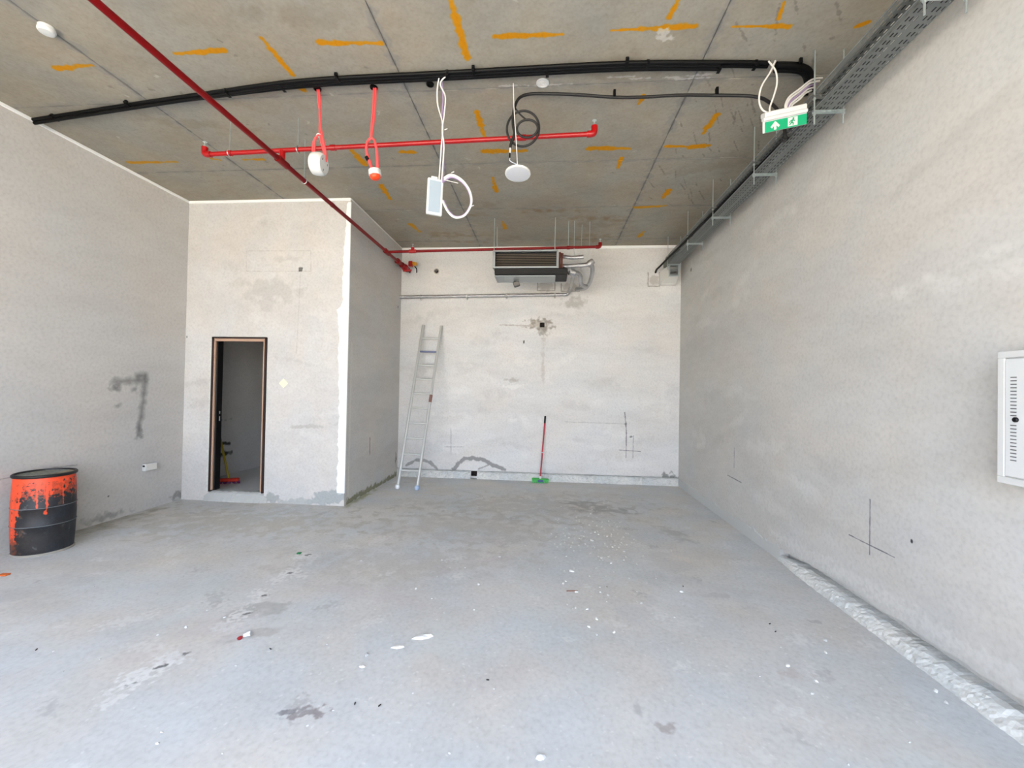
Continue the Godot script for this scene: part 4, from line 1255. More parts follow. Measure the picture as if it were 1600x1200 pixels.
	for k in 5:
		mb = MB.new()
		var e := k * 0.020
		mb.tube(spline([V(1.895 - e * 0.9, 3.735 - e * 1.1, -3.14), V(1.80 - e * 0.5, 3.695 - e * 1.15, -3.10), V(1.690 + e * 0.2, 3.600 - e * 0.75, -3.06), V(1.613 + e * 0.35, 3.530 - e * 0.6, -3.03), V(1.580 + e * 0.35, 3.458 - e * 0.3, -3.01), V(1.592 + e * 0.2, 3.412, -3.01)]), 0.0065, 8)
		part(o, "cable", mb, M.cable_lilac if k == 2 else M.cable_white)

func atx2(l: Vector3, r: Vector3, x: float) -> Vector3:
	return l.lerp(r, (x - l.x) / (r.x - l.x))

func ring_pts(c: Vector3, a: Vector3, b: Vector3, r: float, k: int) -> Array:
	var out := []
	for i in k:
		var an := TAU * i / k
		out.append(c + a.normalized() * cos(an) * r + b.normalized() * sin(an) * r)
	return out

func basis_y(up: Vector3) -> Basis:
	var x := up.cross(V(0.2, 0.1, 0.97)).normalized()
	return Basis(x, up, x.cross(up))

# ------------------------------------------------------------------ fan coil unit and pipes by the back wall
func back_wall_services() -> void:
	var mb: MB
	var o := thing("fan_coil_unit", "galvanised fan coil unit with dark finned coil hung by the back wall", "air conditioner", V(-0.33, 3.08, -6.0))
	var x0 := -0.778
	var x1 := 0.116
	var y0 := 3.160
	var y1 := 3.408
	var zf := -5.80
	for q in [[V((x0 + x1) / 2, y1 - 0.010, zf), V(x1 - x0, 0.022, 0.03)], [V((x0 + x1) / 2, y0 + 0.012, zf), V(x1 - x0, 0.026, 0.03)], [V(x0 + 0.017, (y0 + y1) / 2 + 0.002, zf), V(0.034, y1 - y0 - 0.049, 0.028)], [V(x1 - 0.011, (y0 + y1) / 2 + 0.002, zf), V(0.022, y1 - y0 - 0.049, 0.028)]]:
		mb = MB.new()
		mb.box(q[0], q[1], Basis(), 0.003)
		part(o, "frame", mb, M.galv)
	mb = MB.new()      # casing: back, sides and top
	mb.box(V((x0 + x1) / 2, y1 - 0.004, -6.0), V(x1 - x0 - 0.01, 0.006, 0.40))
	mb.box(V((x0 + x1) / 2, (y0 + y1) / 2, -6.2), V(x1 - x0 - 0.01, y1 - y0, 0.006))
	mb.box(V(x0 + 0.008, (y0 + y1) / 2, -6.0), V(0.006, y1 - y0, 0.40))
	mb.box(V(x1 - 0.006, (y0 + y1) / 2, -6.0), V(0.006, y1 - y0, 0.40))
	part(o, "casing", mb, M.galv)
	mb = MB.new()
	mb.box(V((x0 + x1) / 2, (y0 + y1) / 2, -5.90), V(x1 - x0 - 0.04, y1 - y0 - 0.02, 0.01))
	part(o, "coil_back", mb, mat(Color(0.05, 0.045, 0.04), 0.7))
	for k in 8:
		mb = MB.new()
		mb.tube([V(x0 + 0.035, y0 + 0.045 + k * 0.023, -5.845), V(x1 - 0.022, y0 + 0.045 + k * 0.023, -5.845)], 0.0030, 8)
		part(o, "coil_tube", mb, mat(Color(0.50, 0.44, 0.38), 0.45, 0.5))
	mb = MB.new()      # black insulated drain pan
	mb.box(V(-0.25, 3.112, -5.98), V(1.0, 0.092, 0.40), Basis(), 0.012)
	part(o, "drain_pan", mb, mat(Color(0.07, 0.065, 0.065), 0.7))
	mb = MB.new()
	mb.box(V(-0.335, 3.060, -5.99), V(0.84, 0.014, 0.36), Basis(), 0.003)
	part(o, "bottom_panel", mb, M.galv)
	mb = MB.new()
	mb.tube([V(0.142, 3.15, -5.86), V(0.142, 3.395, -5.86)], 0.014, 12)
	mb.tube([V(0.172, 3.14, -5.90), V(0.172, 3.385, -5.90)], 0.012, 12)
	mb.tube([V(0.142, 3.38, -5.86), V(0.19, 3.38, -5.88)], 0.008, 10)
	part(o, "copper_header", mb, M.copper)
	for q in [[-0.768, -5.83], [0.072, -5.80 - 0.03], [-0.768, -6.15], [0.072, -6.15]]:
		fitting(o, "hanger_rod", V(q[0], HC - 0.002, q[1]), V(q[0], y1, q[1]), 0.0055, M.zinc)
	mb = MB.new()
	mb.box(V(-0.47, 3.02, -6.12), V(0.09, 0.07, 0.08), Basis(V(0, 0, 1), 0.35), 0.01)
	part(o, "junction_box", mb, mat(Color(0.42, 0.41, 0.39), 0.7))

	# foil wrapped pipes
	o = thing("insulated_pipe", "foil-wrapped upper pipe stub beside the fan coil unit", "pipe", V(0.3, 3.37, -6.0))
	mb = MB.new()
	mb.tube(spline([V(0.16, 3.368, -5.93), V(0.22, 3.366, -5.98), V(0.33, 3.362, -6.0), V(0.45, 3.372, -6.0)]), 0.026, 14)
	part(o, "pipe", mb, M.foil)
	fitting(o, "cap", V(0.44, 3.372, -6.0), V(0.475, 3.374, -6.0), 0.030, M.foil)
	fitting(o, "hanger_rod", V(0.341, HC - 0.002, -5.96), V(0.341, 3.37, -6.0), 0.004, M.zinc)
	fitting(o, "hanger_rod", V(0.455, HC - 0.002, -6.1), V(0.445, 3.22, -6.1), 0.004, M.zinc)
	o = thing("insulated_pipe", "long foil-wrapped pipe bending down into the back wall right of the unit", "pipe", V(0.5, 3.2, -6.2))
	mb = MB.new()
	mb.tube(spline([V(0.16, 3.236, -5.95), V(0.24, 3.236, -5.98), V(0.42, 3.252, -6.0), V(0.56, 3.262, -6.0), V(0.598, 3.25, -6.03), V(0.612, 3.20, -6.10), V(0.615, 3.16, -6.25), V(0.60, 3.11, -6.45), V(0.56, 3.08, -6.60), V(0.50, 3.10, -6.75), V(0.46, 3.14, -6.9), V(0.45, 3.16, -7.03)]), 0.031, 14)
	part(o, "pipe", mb, M.foil)
	mb = MB.new()
	mb.lathe([Vector2(0, -0.05), Vector2(0.042, -0.045), Vector2(0.05, 0), Vector2(0.040, 0.05), Vector2(0, 0.055)], 12, Transform3D(Basis(V(0, 0, 1), -0.9), V(0.570, 3.285, -6.0)))
	part(o, "joint_wrap", mb, M.foil)
	fitting(o, "hanger_rod", V(0.556, HC - 0.002, -6.0), V(0.556, 3.27, -6.0), 0.004, M.zinc)
	o = thing("insulated_pipe", "short foil-wrapped elbow pipe joined under the coil outlets", "pipe", V(0.36, 3.1, -6.3))
	mb = MB.new()
	mb.tube(spline([V(0.27, 3.145, -6.0), V(0.33, 3.160, -6.02), V(0.40, 3.165, -6.06), V(0.445, 3.14, -6.14), V(0.46, 3.08, -6.25), V(0.50, 3.055, -6.35), V(0.56, 3.06, -6.42)]), 0.030, 14)
	part(o, "pipe", mb, M.foil)
	mb = MB.new()
	mb.lathe([Vector2(0, -0.05), Vector2(0.046, -0.04), Vector2(0.056, 0), Vector2(0.046, 0.045), Vector2(0, 0.05)], 12, Transform3D(Basis(V(0, 0, 1), 1.2), V(0.335, 3.155, -6.02)))
	part(o, "joint_wrap", mb, M.foil)

	# condensate drain along the wall
	o = thing("drain_pipe", "silver drain pipe running level along the back wall under the unit", "pipe", V(-1.0, 3.04, -6.97))
	mb = MB.new()
	mb.tube([V(XB + 0.002, 3.020, -6.975), V(0.27, 3.062, -6.975)], 0.029, 16)
	part(o, "pipe", mb, M.foil)
	mb = MB.new()
	mb.tube(spline([V(0.26, 3.062, -6.975), V(0.30, 3.066, -6.965), V(0.33, 3.10, -6.90), V(0.345, 3.15, -6.55), V(0.345, 3.17, -6.2), V(0.335, 3.16, -6.04)]), 0.028, 14)
	part(o, "pipe_rise", mb, M.foil)
	for x in [-2.15, -1.36, -0.70, 0.10]:
		var y: float = 3.020 + (x - XB) / 2.777 * 0.042
		mb = MB.new()
		mb.tube([V(x - 0.012, y, -6.975), V(x + 0.012, y, -6.975)], 0.034, 16)
		mb.box(V(x, y - 0.01, -7.015), V(0.024, 0.08, 0.04), Basis(), 0.003)
		part(o, "clamp", mb, mat(Color(0.66, 0.66, 0.65), 0.45, 0.2))

	# dark liners added so the wall openings turn dark
	for q in [[V(-0.102, 2.572, ZB), 0.080, 0.080, "small square wall opening with added dark liner below the fan coil unit"], [V(-1.20, 0.074, ZB - 0.04), 0.098, 0.086, "square pipe opening with added dark brown liner at floor level right of the ladder"]]:
		var c: Vector3 = q[0]
		var w: float = q[1]
		var h: float = q[2]
		o = thing("lined_opening", q[3], "pipe sleeve", c)
		mb = MB.new()
		for e in [-1.0, 1.0]:
			mb.box(c + V(e * (w / 2 - 0.003), 0, -0.05), V(0.004, h - 0.004, 0.095))
			mb.box(c + V(0, e * (h / 2 - 0.003), -0.05), V(w - 0.014, 0.004, 0.095))
		mb.box(c + V(0, 0, -0.095), V(w - 0.014, h - 0.014, 0.004))
		part(o, "dark_liner", mb, mat(Color(0.17, 0.13, 0.11), 0.8))
	o = thing("lined_opening", "round pipe opening with plaster ring beside the red valve", "pipe sleeve", V(-1.9025, 3.4725, ZB))
	mb = MB.new()
	mb.lathe([Vector2(0.036, -0.11), Vector2(0.036, 0.004), Vector2(0.043, 0.005), Vector2(0.050, 0.001)], 24, Transform3D(Basis(V(1, 0, 0), PI / 2), V(-1.9025, 3.4725, ZB)))
	part(o, "ring", mb, mat(Color(0.72, 0.70, 0.67), 0.9))
	mb = MB.new()
	mb.lathe([Vector2(0.0, -0.105), Vector2(0.0355, -0.105)], 24, Transform3D(Basis(V(1, 0, 0), PI / 2), V(-1.9025, 3.4725, ZB)))
	part(o, "dark_disc", mb, mat(Color(0.16, 0.13, 0.11), 0.8))  # dark disc added to blacken the inside of the hole

	# duct stub in the corner
	o = thing("duct_stub", "square galvanised duct stub with open flange in the right back corner", "duct", V(1.9, 3.3, -6.9))
	var ra := [V(1.777, 3.222, ZB), V(2.030, 3.222, ZB), V(2.030, 3.42, ZB), V(1.777, 3.42, ZB)]
	var rb := [V(1.770, 3.222, -6.93), V(2.015, 3.222, -6.93), V(2.015, 3.42, -6.93), V(1.770, 3.42, -6.93)]
	var rc := [V(1.845, 3.292, -6.72), V(1.985, 3.292, -6.72), V(1.985, 3.462, -6.72), V(1.845, 3.462, -6.72)]
	mb = MB.new()
	for pair in [[ra, rb], [rb, rc]]:
		var ctr := Vector3.ZERO
		for p in pair[0] + pair[1]:
			ctr += p / 8.0
		for k in 4:
			var q := (k + 1) % 4
			var out: Vector3 = (pair[0][k] + pair[1][q]) * 0.5 - ctr
			mb.flat(pair[0][k], pair[0][q], pair[1][q], out)
			mb.flat(pair[0][k], pair[1][q], pair[1][k], out)
	part(o, "body", mb, mat(Color(0.86, 0.86, 0.84), 0.45, 0.3))
	for k in 4:
		mb = MB.new()
		var fd: Vector3 = (rc[(k + 1) % 4] - rc[k]).normalized() * (0.011 if k % 2 == 0 else -0.011)
		mb.bar(rc[k] - fd + V(0, 0, 0.01), rc[(k + 1) % 4] + fd + V(0, 0, 0.01), 0.022, 0.022, V(0, 0, 1), 0.003)
		part(o, "flange", mb, M.zinc)
	for k in 2:
		mb = MB.new()
		mb.box(V(1.915, 3.345 + k * 0.055, -6.80), V(0.15, 0.012, 0.05), Basis(V(1, 0, 0), 0.5))
		part(o, "blade", mb, M.galv)
	mb = MB.new()
	mb.box(V(1.90, 3.219, -6.98), V(0.245, 0.010, 0.10), Basis(), 0.002)
	part(o, "lip", mb, M.white_soft)

# ------------------------------------------------------------------ cable trays on the right
func cable_trays() -> void:
	var mb: MB
	var z0 := ZO - 0.15
	var z1 := -6.82
	var L := z0 - z1
	var al := V(0, 0, -1)
	var specs := [["upper perforated galvanised cable tray near the ceiling on the right wall side", 3.556, 0.042], ["lower perforated galvanised cable tray carried on the threaded rods", 3.452, 0.026]]
	for s in specs:
		var y: float = s[1]
		var h: float = s[2]
		var o := thing("cable_tray", s[0], "cable tray", V(1.885, y, -3.0), "stacked cable trays on the right")
		mb = MB.new()
		mb.perforated(V(1.812, y, z0), al, V(1, 0, 0), V(0, -1, 0), L, 0.150, [[0.008, 0.015], [0.028, 0.035], [0.050, 0.057], [0.094, 0.101], [0.116, 0.123], [0.136, 0.143]], 0.028, 0.050)
		part(o, "base", mb, M.galv_dull)
		for sd in [[1.812, -1.0], [1.962, 1.0]]:
			mb = MB.new()
			mb.perforated(V(sd[0], y, z0), al, V(0, 1, 0), V(sd[1], 0, 0), L, h, [[h * 0.3, h * 0.52]] if h < 0.03 else [[h * 0.16, h * 0.34], [h * 0.66, h * 0.84]], 0.026, 0.055)
			part(o, "side", mb, M.galv_dull)
			mb = MB.new()
			mb.tube([V(sd[0] + sd[1] * 0.003, y + h, z0), V(sd[0] + sd[1] * 0.003, y + h, z1)], 0.0035, 6)
			part(o, "lip", mb, M.galv)
		for zj in [-2.75, -5.2]:
			mb = MB.new()
			mb.box(V(1.809, y + h * 0.5, zj), V(0.004, h * 0.8, 0.22), Basis(), 0.001)
			part(o, "joint_plate", mb, M.galv_dull)
	# solid tail piece where the trays meet the back wall
	var o2 := thing("cable_trunking", "short solid grey trunking ending the tray run at the back wall", "trunking", V(1.87, 3.5, -6.6))
	mb = MB.new()
	mb.box(V(1.885, 3.505, -6.55), V(0.185, 0.10, 0.62), Basis(), 0.004)
	part(o2, "body", mb, mat(Color(0.42, 0.43, 0.42), 0.6, 0.4))
	mb = MB.new()
	mb.box(V(1.885, 3.452, -6.866), V(0.20, 0.006, 0.02))
	part(o2, "edge", mb, M.zinc)

	# hangers
	var hz := [-2.2, -3.055, -3.91, -4.855, -5.70, -6.62]
	var where := ["closest to the shop front", "beside the green exit sign", "just behind the green exit sign", "third behind the exit sign", "second from the back wall", "beside the duct stub at the back wall"]
	for i in hz.size():
		var z: float = hz[i]
		var o := thing("tray_hanger", "zinc threaded-rod trapeze hanger of the cable trays, " + where[i], "hanger", V(1.89, 3.45, z), "threaded rod hangers of the cable trays")
		for x in [1.795, 1.982]:
			mb = MB.new()
			mb.tube([V(x, HC - 0.002, z), V(x, 3.355, z)], 0.0052, 8)
			part(o, "rod", mb, M.zinc)
			for y in [3.437, 3.542]:
				mb = MB.new()
				mb.tube([V(x, y - 0.018, z), V(x, y - 0.008, z)], 0.010, 6)
				part(o, "nut", mb, M.zinc)
		for y in [3.437, 3.542]:
			mb = MB.new()
			mb.perforated(V(1.785, y - 0.006, z + 0.010), V(1, 0, 0), V(0, 1, 0), V(0, 0, 1), 0.206, 0.016, [[0.004, 0.012]], 0.026, 0.038)
			mb.box(V(1.888, y + 0.0105, z), V(0.206, 0.002, 0.020))
			mb.box(V(1.888, y + 0.002, z - 0.010), V(0.206, 0.016, 0.002))
			part(o, "crossbar", mb, M.zinc if y < 3.5 else M.galv_dull)

	# cables added in the trays to darken their slots from below
	for q in [[1.838, 3.463, M.black], [1.862, 3.462, M.galv_dull], [1.888, 3.463, M.black], [1.915, 3.463, M.black], [1.941, 3.462, M.black], [1.85, 3.567, M.black], [1.892, 3.567, M.black], [1.932, 3.567, M.black]]:
		var low: bool = q[1] < 3.5
		var w := thing("added_cable", "added dark cable lying lengthwise inside the lower cable tray" if low else "added dark cable lying lengthwise inside the upper cable tray", "cable", V(q[0], q[1], -3.0), "cables in the lower tray" if low else "cables in the upper tray")
		var pts := []
		for k in 24:
			pts.append(V(q[0] + 0.004 * sin(k * 1.7 + q[0] * 90.0), q[1], lerpf(z0 - 0.05, -6.15, k / 23.0)))
		mb = MB.new()
		mb.tube(spline(pts, 2), 0.0100 if low else 0.0095, 8)
		part(w, "sheath", mb, mat(Color(0.10, 0.10, 0.10), 0.6))

	# black cable lying in the tray and dropping at the back wall
	var c := thing("tray_cable", "thick black cable lying along the cable tray to the back wall", "cable", V(1.8, 3.5, -5.0))
	mb = MB.new()
	mb.tube(spline([V(1.64, 3.31, -3.12), V(1.70, 3.36, -3.25), V(1.83, 3.50, -3.5), V(1.83, 3.508, -4.0), V(1.822, 3.506, -4.6), V(1.80, 3.506, -5.2), V(1.785, 3.506, -5.9), V(1.765, 3.50, -6.4), V(1.73, 3.47, -6.8), V(1.715, 3.46, -6.96), V(1.715, 3.43, -7.03)], 8), 0.015, 10)
	part(c, "cable", mb, M.black)

# ------------------------------------------------------------------ things standing or hung in the room
func loose_things() -> void:
	var mb: MB
	# ladder
	var o := thing("ladder", "aluminium ladder with ten rungs leaning on the back wall", "ladder", V(-2.0, 0, -6.07))
	var fl := V(-2.162, 0.0, -6.085)
	var fr := V(-1.866, 0.0, -6.065)
	var tl := V(-2.103, 2.55, ZB + 0.030)
	var tr := V(-1.790, 2.54, ZB + 0.030)
	for q in [[fl, tl], [fr, tr]]:
		var a: Vector3 = q[0]
		var b: Vector3 = q[1]
		mb = MB.new()
		var d := (b - a).normalized()
		mb.tube([a + d * 0.03, b - d * 0.02, b - d * 0.006, b], 0.0225, 12)
		part(o, "rail", mb, M.alu)
		mb = MB.new()
		mb.lathe([Vector2(0, -0.036), Vector2(0.022, -0.034), Vector2(0.034, -0.018), Vector2(0.036, 0.006), Vector2(0.028, 0.026), Vector2(0, 0.03)], 14, Transform3D(Basis(), a + V(0, 0.036, 0) + d * 0.01))
		part(o, "foot", mb, mat(Color(0.66, 0.74, 0.84), 0.4) if a == fr else mat(Color(0.90, 0.90, 0.90), 0.4))
	for k in 10:
		var f := 0.105 + k * 0.0895
		mb = MB.new()
		mb.tube([fl.lerp(tl, f), fr.lerp(tr, f)], 0.0155, 10)
		part(o, "rung", mb, mat(Color(0.45, 0.47, 0.58), 0.45, 0.5) if k == 8 else M.alu)
	mb = MB.new()
	mb.tube([fr.lerp(tr, 0.50) + V(0, 0, 0.001), fr.lerp(tr, 0.545) + V(0, 0, 0.001)], 0.0245, 12)
	part(o, "tape", mb, mat(Color(0.50, 0.36, 0.32), 0.7))

	# broom
	o = thing("broom", "green-headed broom with red handle leaning on the back wall", "broom", V(-0.083, 0, -6.90))
	var a0 := V(-0.088, 0.075, -6.885)
	var a1 := V(-0.026, 1.068, ZB + 0.016)
	mb = MB.new()
	mb.tube([a0, a0.lerp(a1, 0.9)], 0.0125, 12)
	part(o, "handle", mb, mat(Color(0.66, 0.14, 0.20), 0.4))
	fitting(o, "grip", a0.lerp(a1, 0.88), a1, 0.0145, M.black)
	fitting(o, "joint_ring", a0.lerp(a1, 0.40), a0.lerp(a1, 0.415), 0.0145, M.white)
	fitting(o, "collar", a0 - (a1 - a0) * 0.02, a0.lerp(a1, 0.03), 0.019, M.white_soft)
	mb = MB.new()
	mb.box(V(-0.088, 0.055, -6.885), V(0.275, 0.035, 0.055), Basis(V(0, 0, 1), -0.03), 0.012)
	part(o, "head", mb, mat(Color(0.25, 0.66, 0.30), 0.5))
	mb = MB.new()
	var rr := RandomNumberGenerator.new()
	rr.seed = 6
	for k in 22:
		var x := -0.215 + k * 0.0121
		mb.bar(V(x, 0.045, -6.885), V(x + rr.randf_range(-0.01, 0.01), 0.0, -6.885 + rr.randf_range(-0.015, 0.02)), 0.013, 0.045, V(0, 0, 1))
	part(o, "bristles", mb, mat(Color(0.30, 0.70, 0.36), 0.8))
	mb = MB.new()
	mb.box(V(-0.083, 0.035, -6.852), V(0.09, 0.035, 0.012), Basis(), 0.003)
	part(o, "bristle_band", mb, mat(Color(0.30, 0.36, 0.52), 0.7))

	# drum
	o = thing("paint_drum", "black plastic drum streaked with orange paint standing by the left wall", "drum", V(-4.44, 0, -3.44))
	var X := Transform3D(Basis(), V(-4.44, 0, -3.44))
	var dt := Tex.new(768, 512, 0.0, 0.0, 1.26, 0.70, 21)
	dt.base(111, Color(0.055, 0.06, 0.07), Color(0.12, 0.125, 0.14), Color(0.235, 0.235, 0.235), Vector2(0.6, 1.0), 6.0, 0.3)
	var org := Color(0.93, 0.31, 0.15)
	for k in 60:
		dt.blot(rr.randf_range(0, 1.26), rr.randf_range(0.03, 0.6), rr.randf_range(0.006, 0.03), rr.randf_range(0.006, 0.04), [Color(0.36, 0.36, 0.36), Color(0.42, 0.30, 0.22), Color(0.05, 0.05, 0.06)][k % 3], 0.55, rr.randf(), 0.5, 1.2, 40.0)
	dt.stroke([Vector2(0, 0.665), Vector2(1.26, 0.665)], 0.10, org, 0.95, 0.8, 0.2, 18.0)
	dt.stroke([Vector2(0, 0.60), Vector2(1.26, 0.61)], 0.10, org, 0.8, 1.8, 0.3, 20.0)
	dt.stroke([Vector2(0, 0.54), Vector2(1.26, 0.55)], 0.08, org, 0.6, 2.4, 0.4, 22.0)
	for k in 26:      # drips
		var u := rr.randf_range(0.0, 1.26)
		var bottom := rr.randf_range(0.36, 0.56)
		dt.stroke([Vector2(u, 0.64), Vector2(u + rr.randf_range(-0.01, 0.01), bottom)], rr.randf_range(0.008, 0.022), org, 0.9, 0.8, 0.4, 30.0)
		if k % 4 == 0:
			dt.blot(u, bottom, 0.011, 0.02, org, 0.95, 0.0, 0.4, 0.4)
	# one side is flooded with paint almost to the base
	for q in [[0.345, 0.07, 0.30], [0.395, 0.09, 0.22], [0.30, 0.03, 0.42], [0.12, 0.02, 0.40]]:
		dt.stroke([Vector2(q[0], 0.62), Vector2(q[0], q[2]), Vector2(q[0] + 0.005, 0.14 if q[1] > 0.05 else 0.36)], q[1], org, 0.9, 1.1, 0.3, 16.0)
	dt.blot(0.36, 0.09, 0.05, 0.07, Color(0.45, 0.22, 0.13), 0.8, 0.0, 0.5, 1.0, 16.0)
	var dm := mat(Color.WHITE, 0.55)
	dm.albedo_texture = dt.texture()
	var prof := [Vector2(0.0, 0.0), Vector2(0.186, 0.0), Vector2(0.192, 0.012), Vector2(0.194, 0.06), Vector2(0.199, 0.16), Vector2(0.2015, 0.248), Vector2(0.2045, 0.252), Vector2(0.2015, 0.257), Vector2(0.2035, 0.33), Vector2(0.2020, 0.402), Vector2(0.205, 0.406), Vector2(0.202, 0.411), Vector2(0.200, 0.50), Vector2(0.196, 0.60), Vector2(0.192, 0.648), Vector2(0.186, 0.662), Vector2(0.186, 0.672)]
	var vt := []
	for p in prof:
		vt.append(1.0 - p.y / 0.70)
	mb = MB.new()
	mb.lathe(prof, 48, X, vt)
	part(o, "body", mb, dm)
	mb = MB.new()
	mb.lathe([Vector2(0.186, 0.664), Vector2(0.201, 0.664), Vector2(0.205, 0.672), Vector2(0.204, 0.684), Vector2(0.197, 0.690), Vector2(0.186, 0.688), Vector2(0.184, 0.676)], 48, X)
	part(o, "rim", mb, mat(Color(0.04, 0.04, 0.045), 0.5))
	var lt := Tex.new(128, 128, 0, 0, 1, 1, 4)
	lt.base(121, Color(0.18, 0.18, 0.17), Color(0.50, 0.49, 0.44), Color(0.74, 0.72, 0.62), Vector2.ONE, 8.0, 0.4)
	var lm := mat(Color.WHITE, 0.8)
	lm.albedo_texture = lt.texture()
	lm.uv1_triplanar = true
	lm.uv1_scale = Vector3(1.6, 1.6, 1.6)
	mb = MB.new()
	mb.lathe([Vector2(0.185, 0.676), Vector2(0.175, 0.670), Vector2(0.12, 0.668), Vector2(0.0, 0.668)], 40, X)
	part(o, "lid", mb, lm)
	for y in [0.252, 0.406]:
		mb = MB.new()
		mb.tube(ring_pts(V(-4.44, y, -3.44), V(1, 0, 0), V(0, 0, 1), 0.2035, 48), 0.0030, 6, true)
		part(o, "hoop", mb, mat(Color(0.42, 0.44, 0.45), 0.6))
	mb = MB.new()
	mb.lathe([Vector2(0.190, 0.0), Vector2(0.199, 0.0), Vector2(0.199, 0.012), Vector2(0.193, 0.018)], 48, X)
	part(o, "base_ring", mb, mat(Color(0.60, 0.58, 0.54), 0.8))

	# wall socket box
	o = thing("socket_box", "small white plastic surface box low on the left wall", "junction box", V(XL, 0.50, -4.66))
	mb = MB.new()
	mb.box(V(XL + 0.022, 0.507, -4.668), V(0.044, 0.085, 0.155), Basis(), 0.005)
	part(o, "case", mb, M.white)
	mb = MB.new()
	mb.box(V(XL + 0.026, 0.525, -4.588), V(0.024, 0.018, 0.006))
	part(o, "cable_entry", mb, M.black)
	mb = MB.new()
	mb.box(V(XL + 0.0455, 0.507, -4.668), V(0.003, 0.070, 0.135), Basis(), 0.001)
	part(o, "cover", mb, M.white_soft)

	# distribution board
	o = thing("electrical_panel", "white metal distribution board with vent slots on the right wall", "electrical box", V(XR, 1.13, -1.7))
	var xf := XR - 0.115
	mb = MB.new()
	mb.box(V(XR - 0.055, 1.416, -1.66), V(0.110, 0.572, 0.80), Basis(), 0.004)
	part(o, "case", mb, M.white)
	for q in [[V(xf, 1.691, -1.66), V(0.014, 0.030, 0.814)], [V(xf, 1.141, -1.66), V(0.014, 0.030, 0.814)], [V(xf, 1.416, -2.052), V(0.0135, 0.520, 0.030)], [V(xf, 1.416, -1.268), V(0.0135, 0.520, 0.030)]]:
		mb = MB.new()
		mb.box(q[0], q[1], Basis(), 0.003)
		part(o, "frame", mb, M.white)
	mb = MB.new()
	mb.box(V(xf - 0.001, 1.416, -1.66), V(0.010, 0.512, 0.752), Basis(), 0.003)
	var door := part(o, "door", mb, mat(Color(0.83, 0.84, 0.84), 0.35))
	for k in 24:
		if k == 12 or k == 11 and false:
			continue
		mb = MB.new()
		mb.box(V(xf - 0.0062, 1.590 - k * 0.0150 - (0.012 if k > 12 else 0.0), -2.000), V(0.002, 0.0045, 0.024))
		part(door, "vent_slot", mb, mat(Color(0.38, 0.38, 0.39), 0.7))
	mb = MB.new()
	mb.lathe([Vector2(0.011, 0), Vector2(0.011, 0.006), Vector2(0.008, 0.009), Vector2(0, 0.009)], 18, Transform3D(Basis(V(0, 0, 1), PI / 2), V(xf - 0.006, 1.408, -1.990)))
	part(door, "lock", mb, mat(Color(0.12, 0.12, 0.13), 0.4, 0.5))

# ------------------------------------------------------------------ rubble and litter on the floor
func chip_mesh(rr: RandomNumberGenerator, s: float, flat_: float) -> ArrayMesh:
	var k := 7
	var lo := []
	var hi := []
	for i in k:
		var a := TAU * i / k
		var r := s * rr.randf_range(0.6, 1.15)
		lo.append(V(cos(a) * r * 1.5, -0.001, sin(a) * r))
		hi.append(V(cos(a) * r * 1.05, s * flat_ * rr.randf_range(0.5, 1.1), sin(a) * r * 0.7))
	var mb := MB.new()
	for i in k:
		var j := (i + 1) % k
		mb.flat(lo[i], lo[j], hi[j], lo[i] + V(0, 0.3 * s, 0))
		mb.flat(lo[i], hi[j], hi[i], lo[i] + V(0, 0.3 * s, 0))
		mb.flat(hi[i], hi[j], V(0, s * flat_ * 1.1, 0), Vector3.UP)
	return mb.mesh()

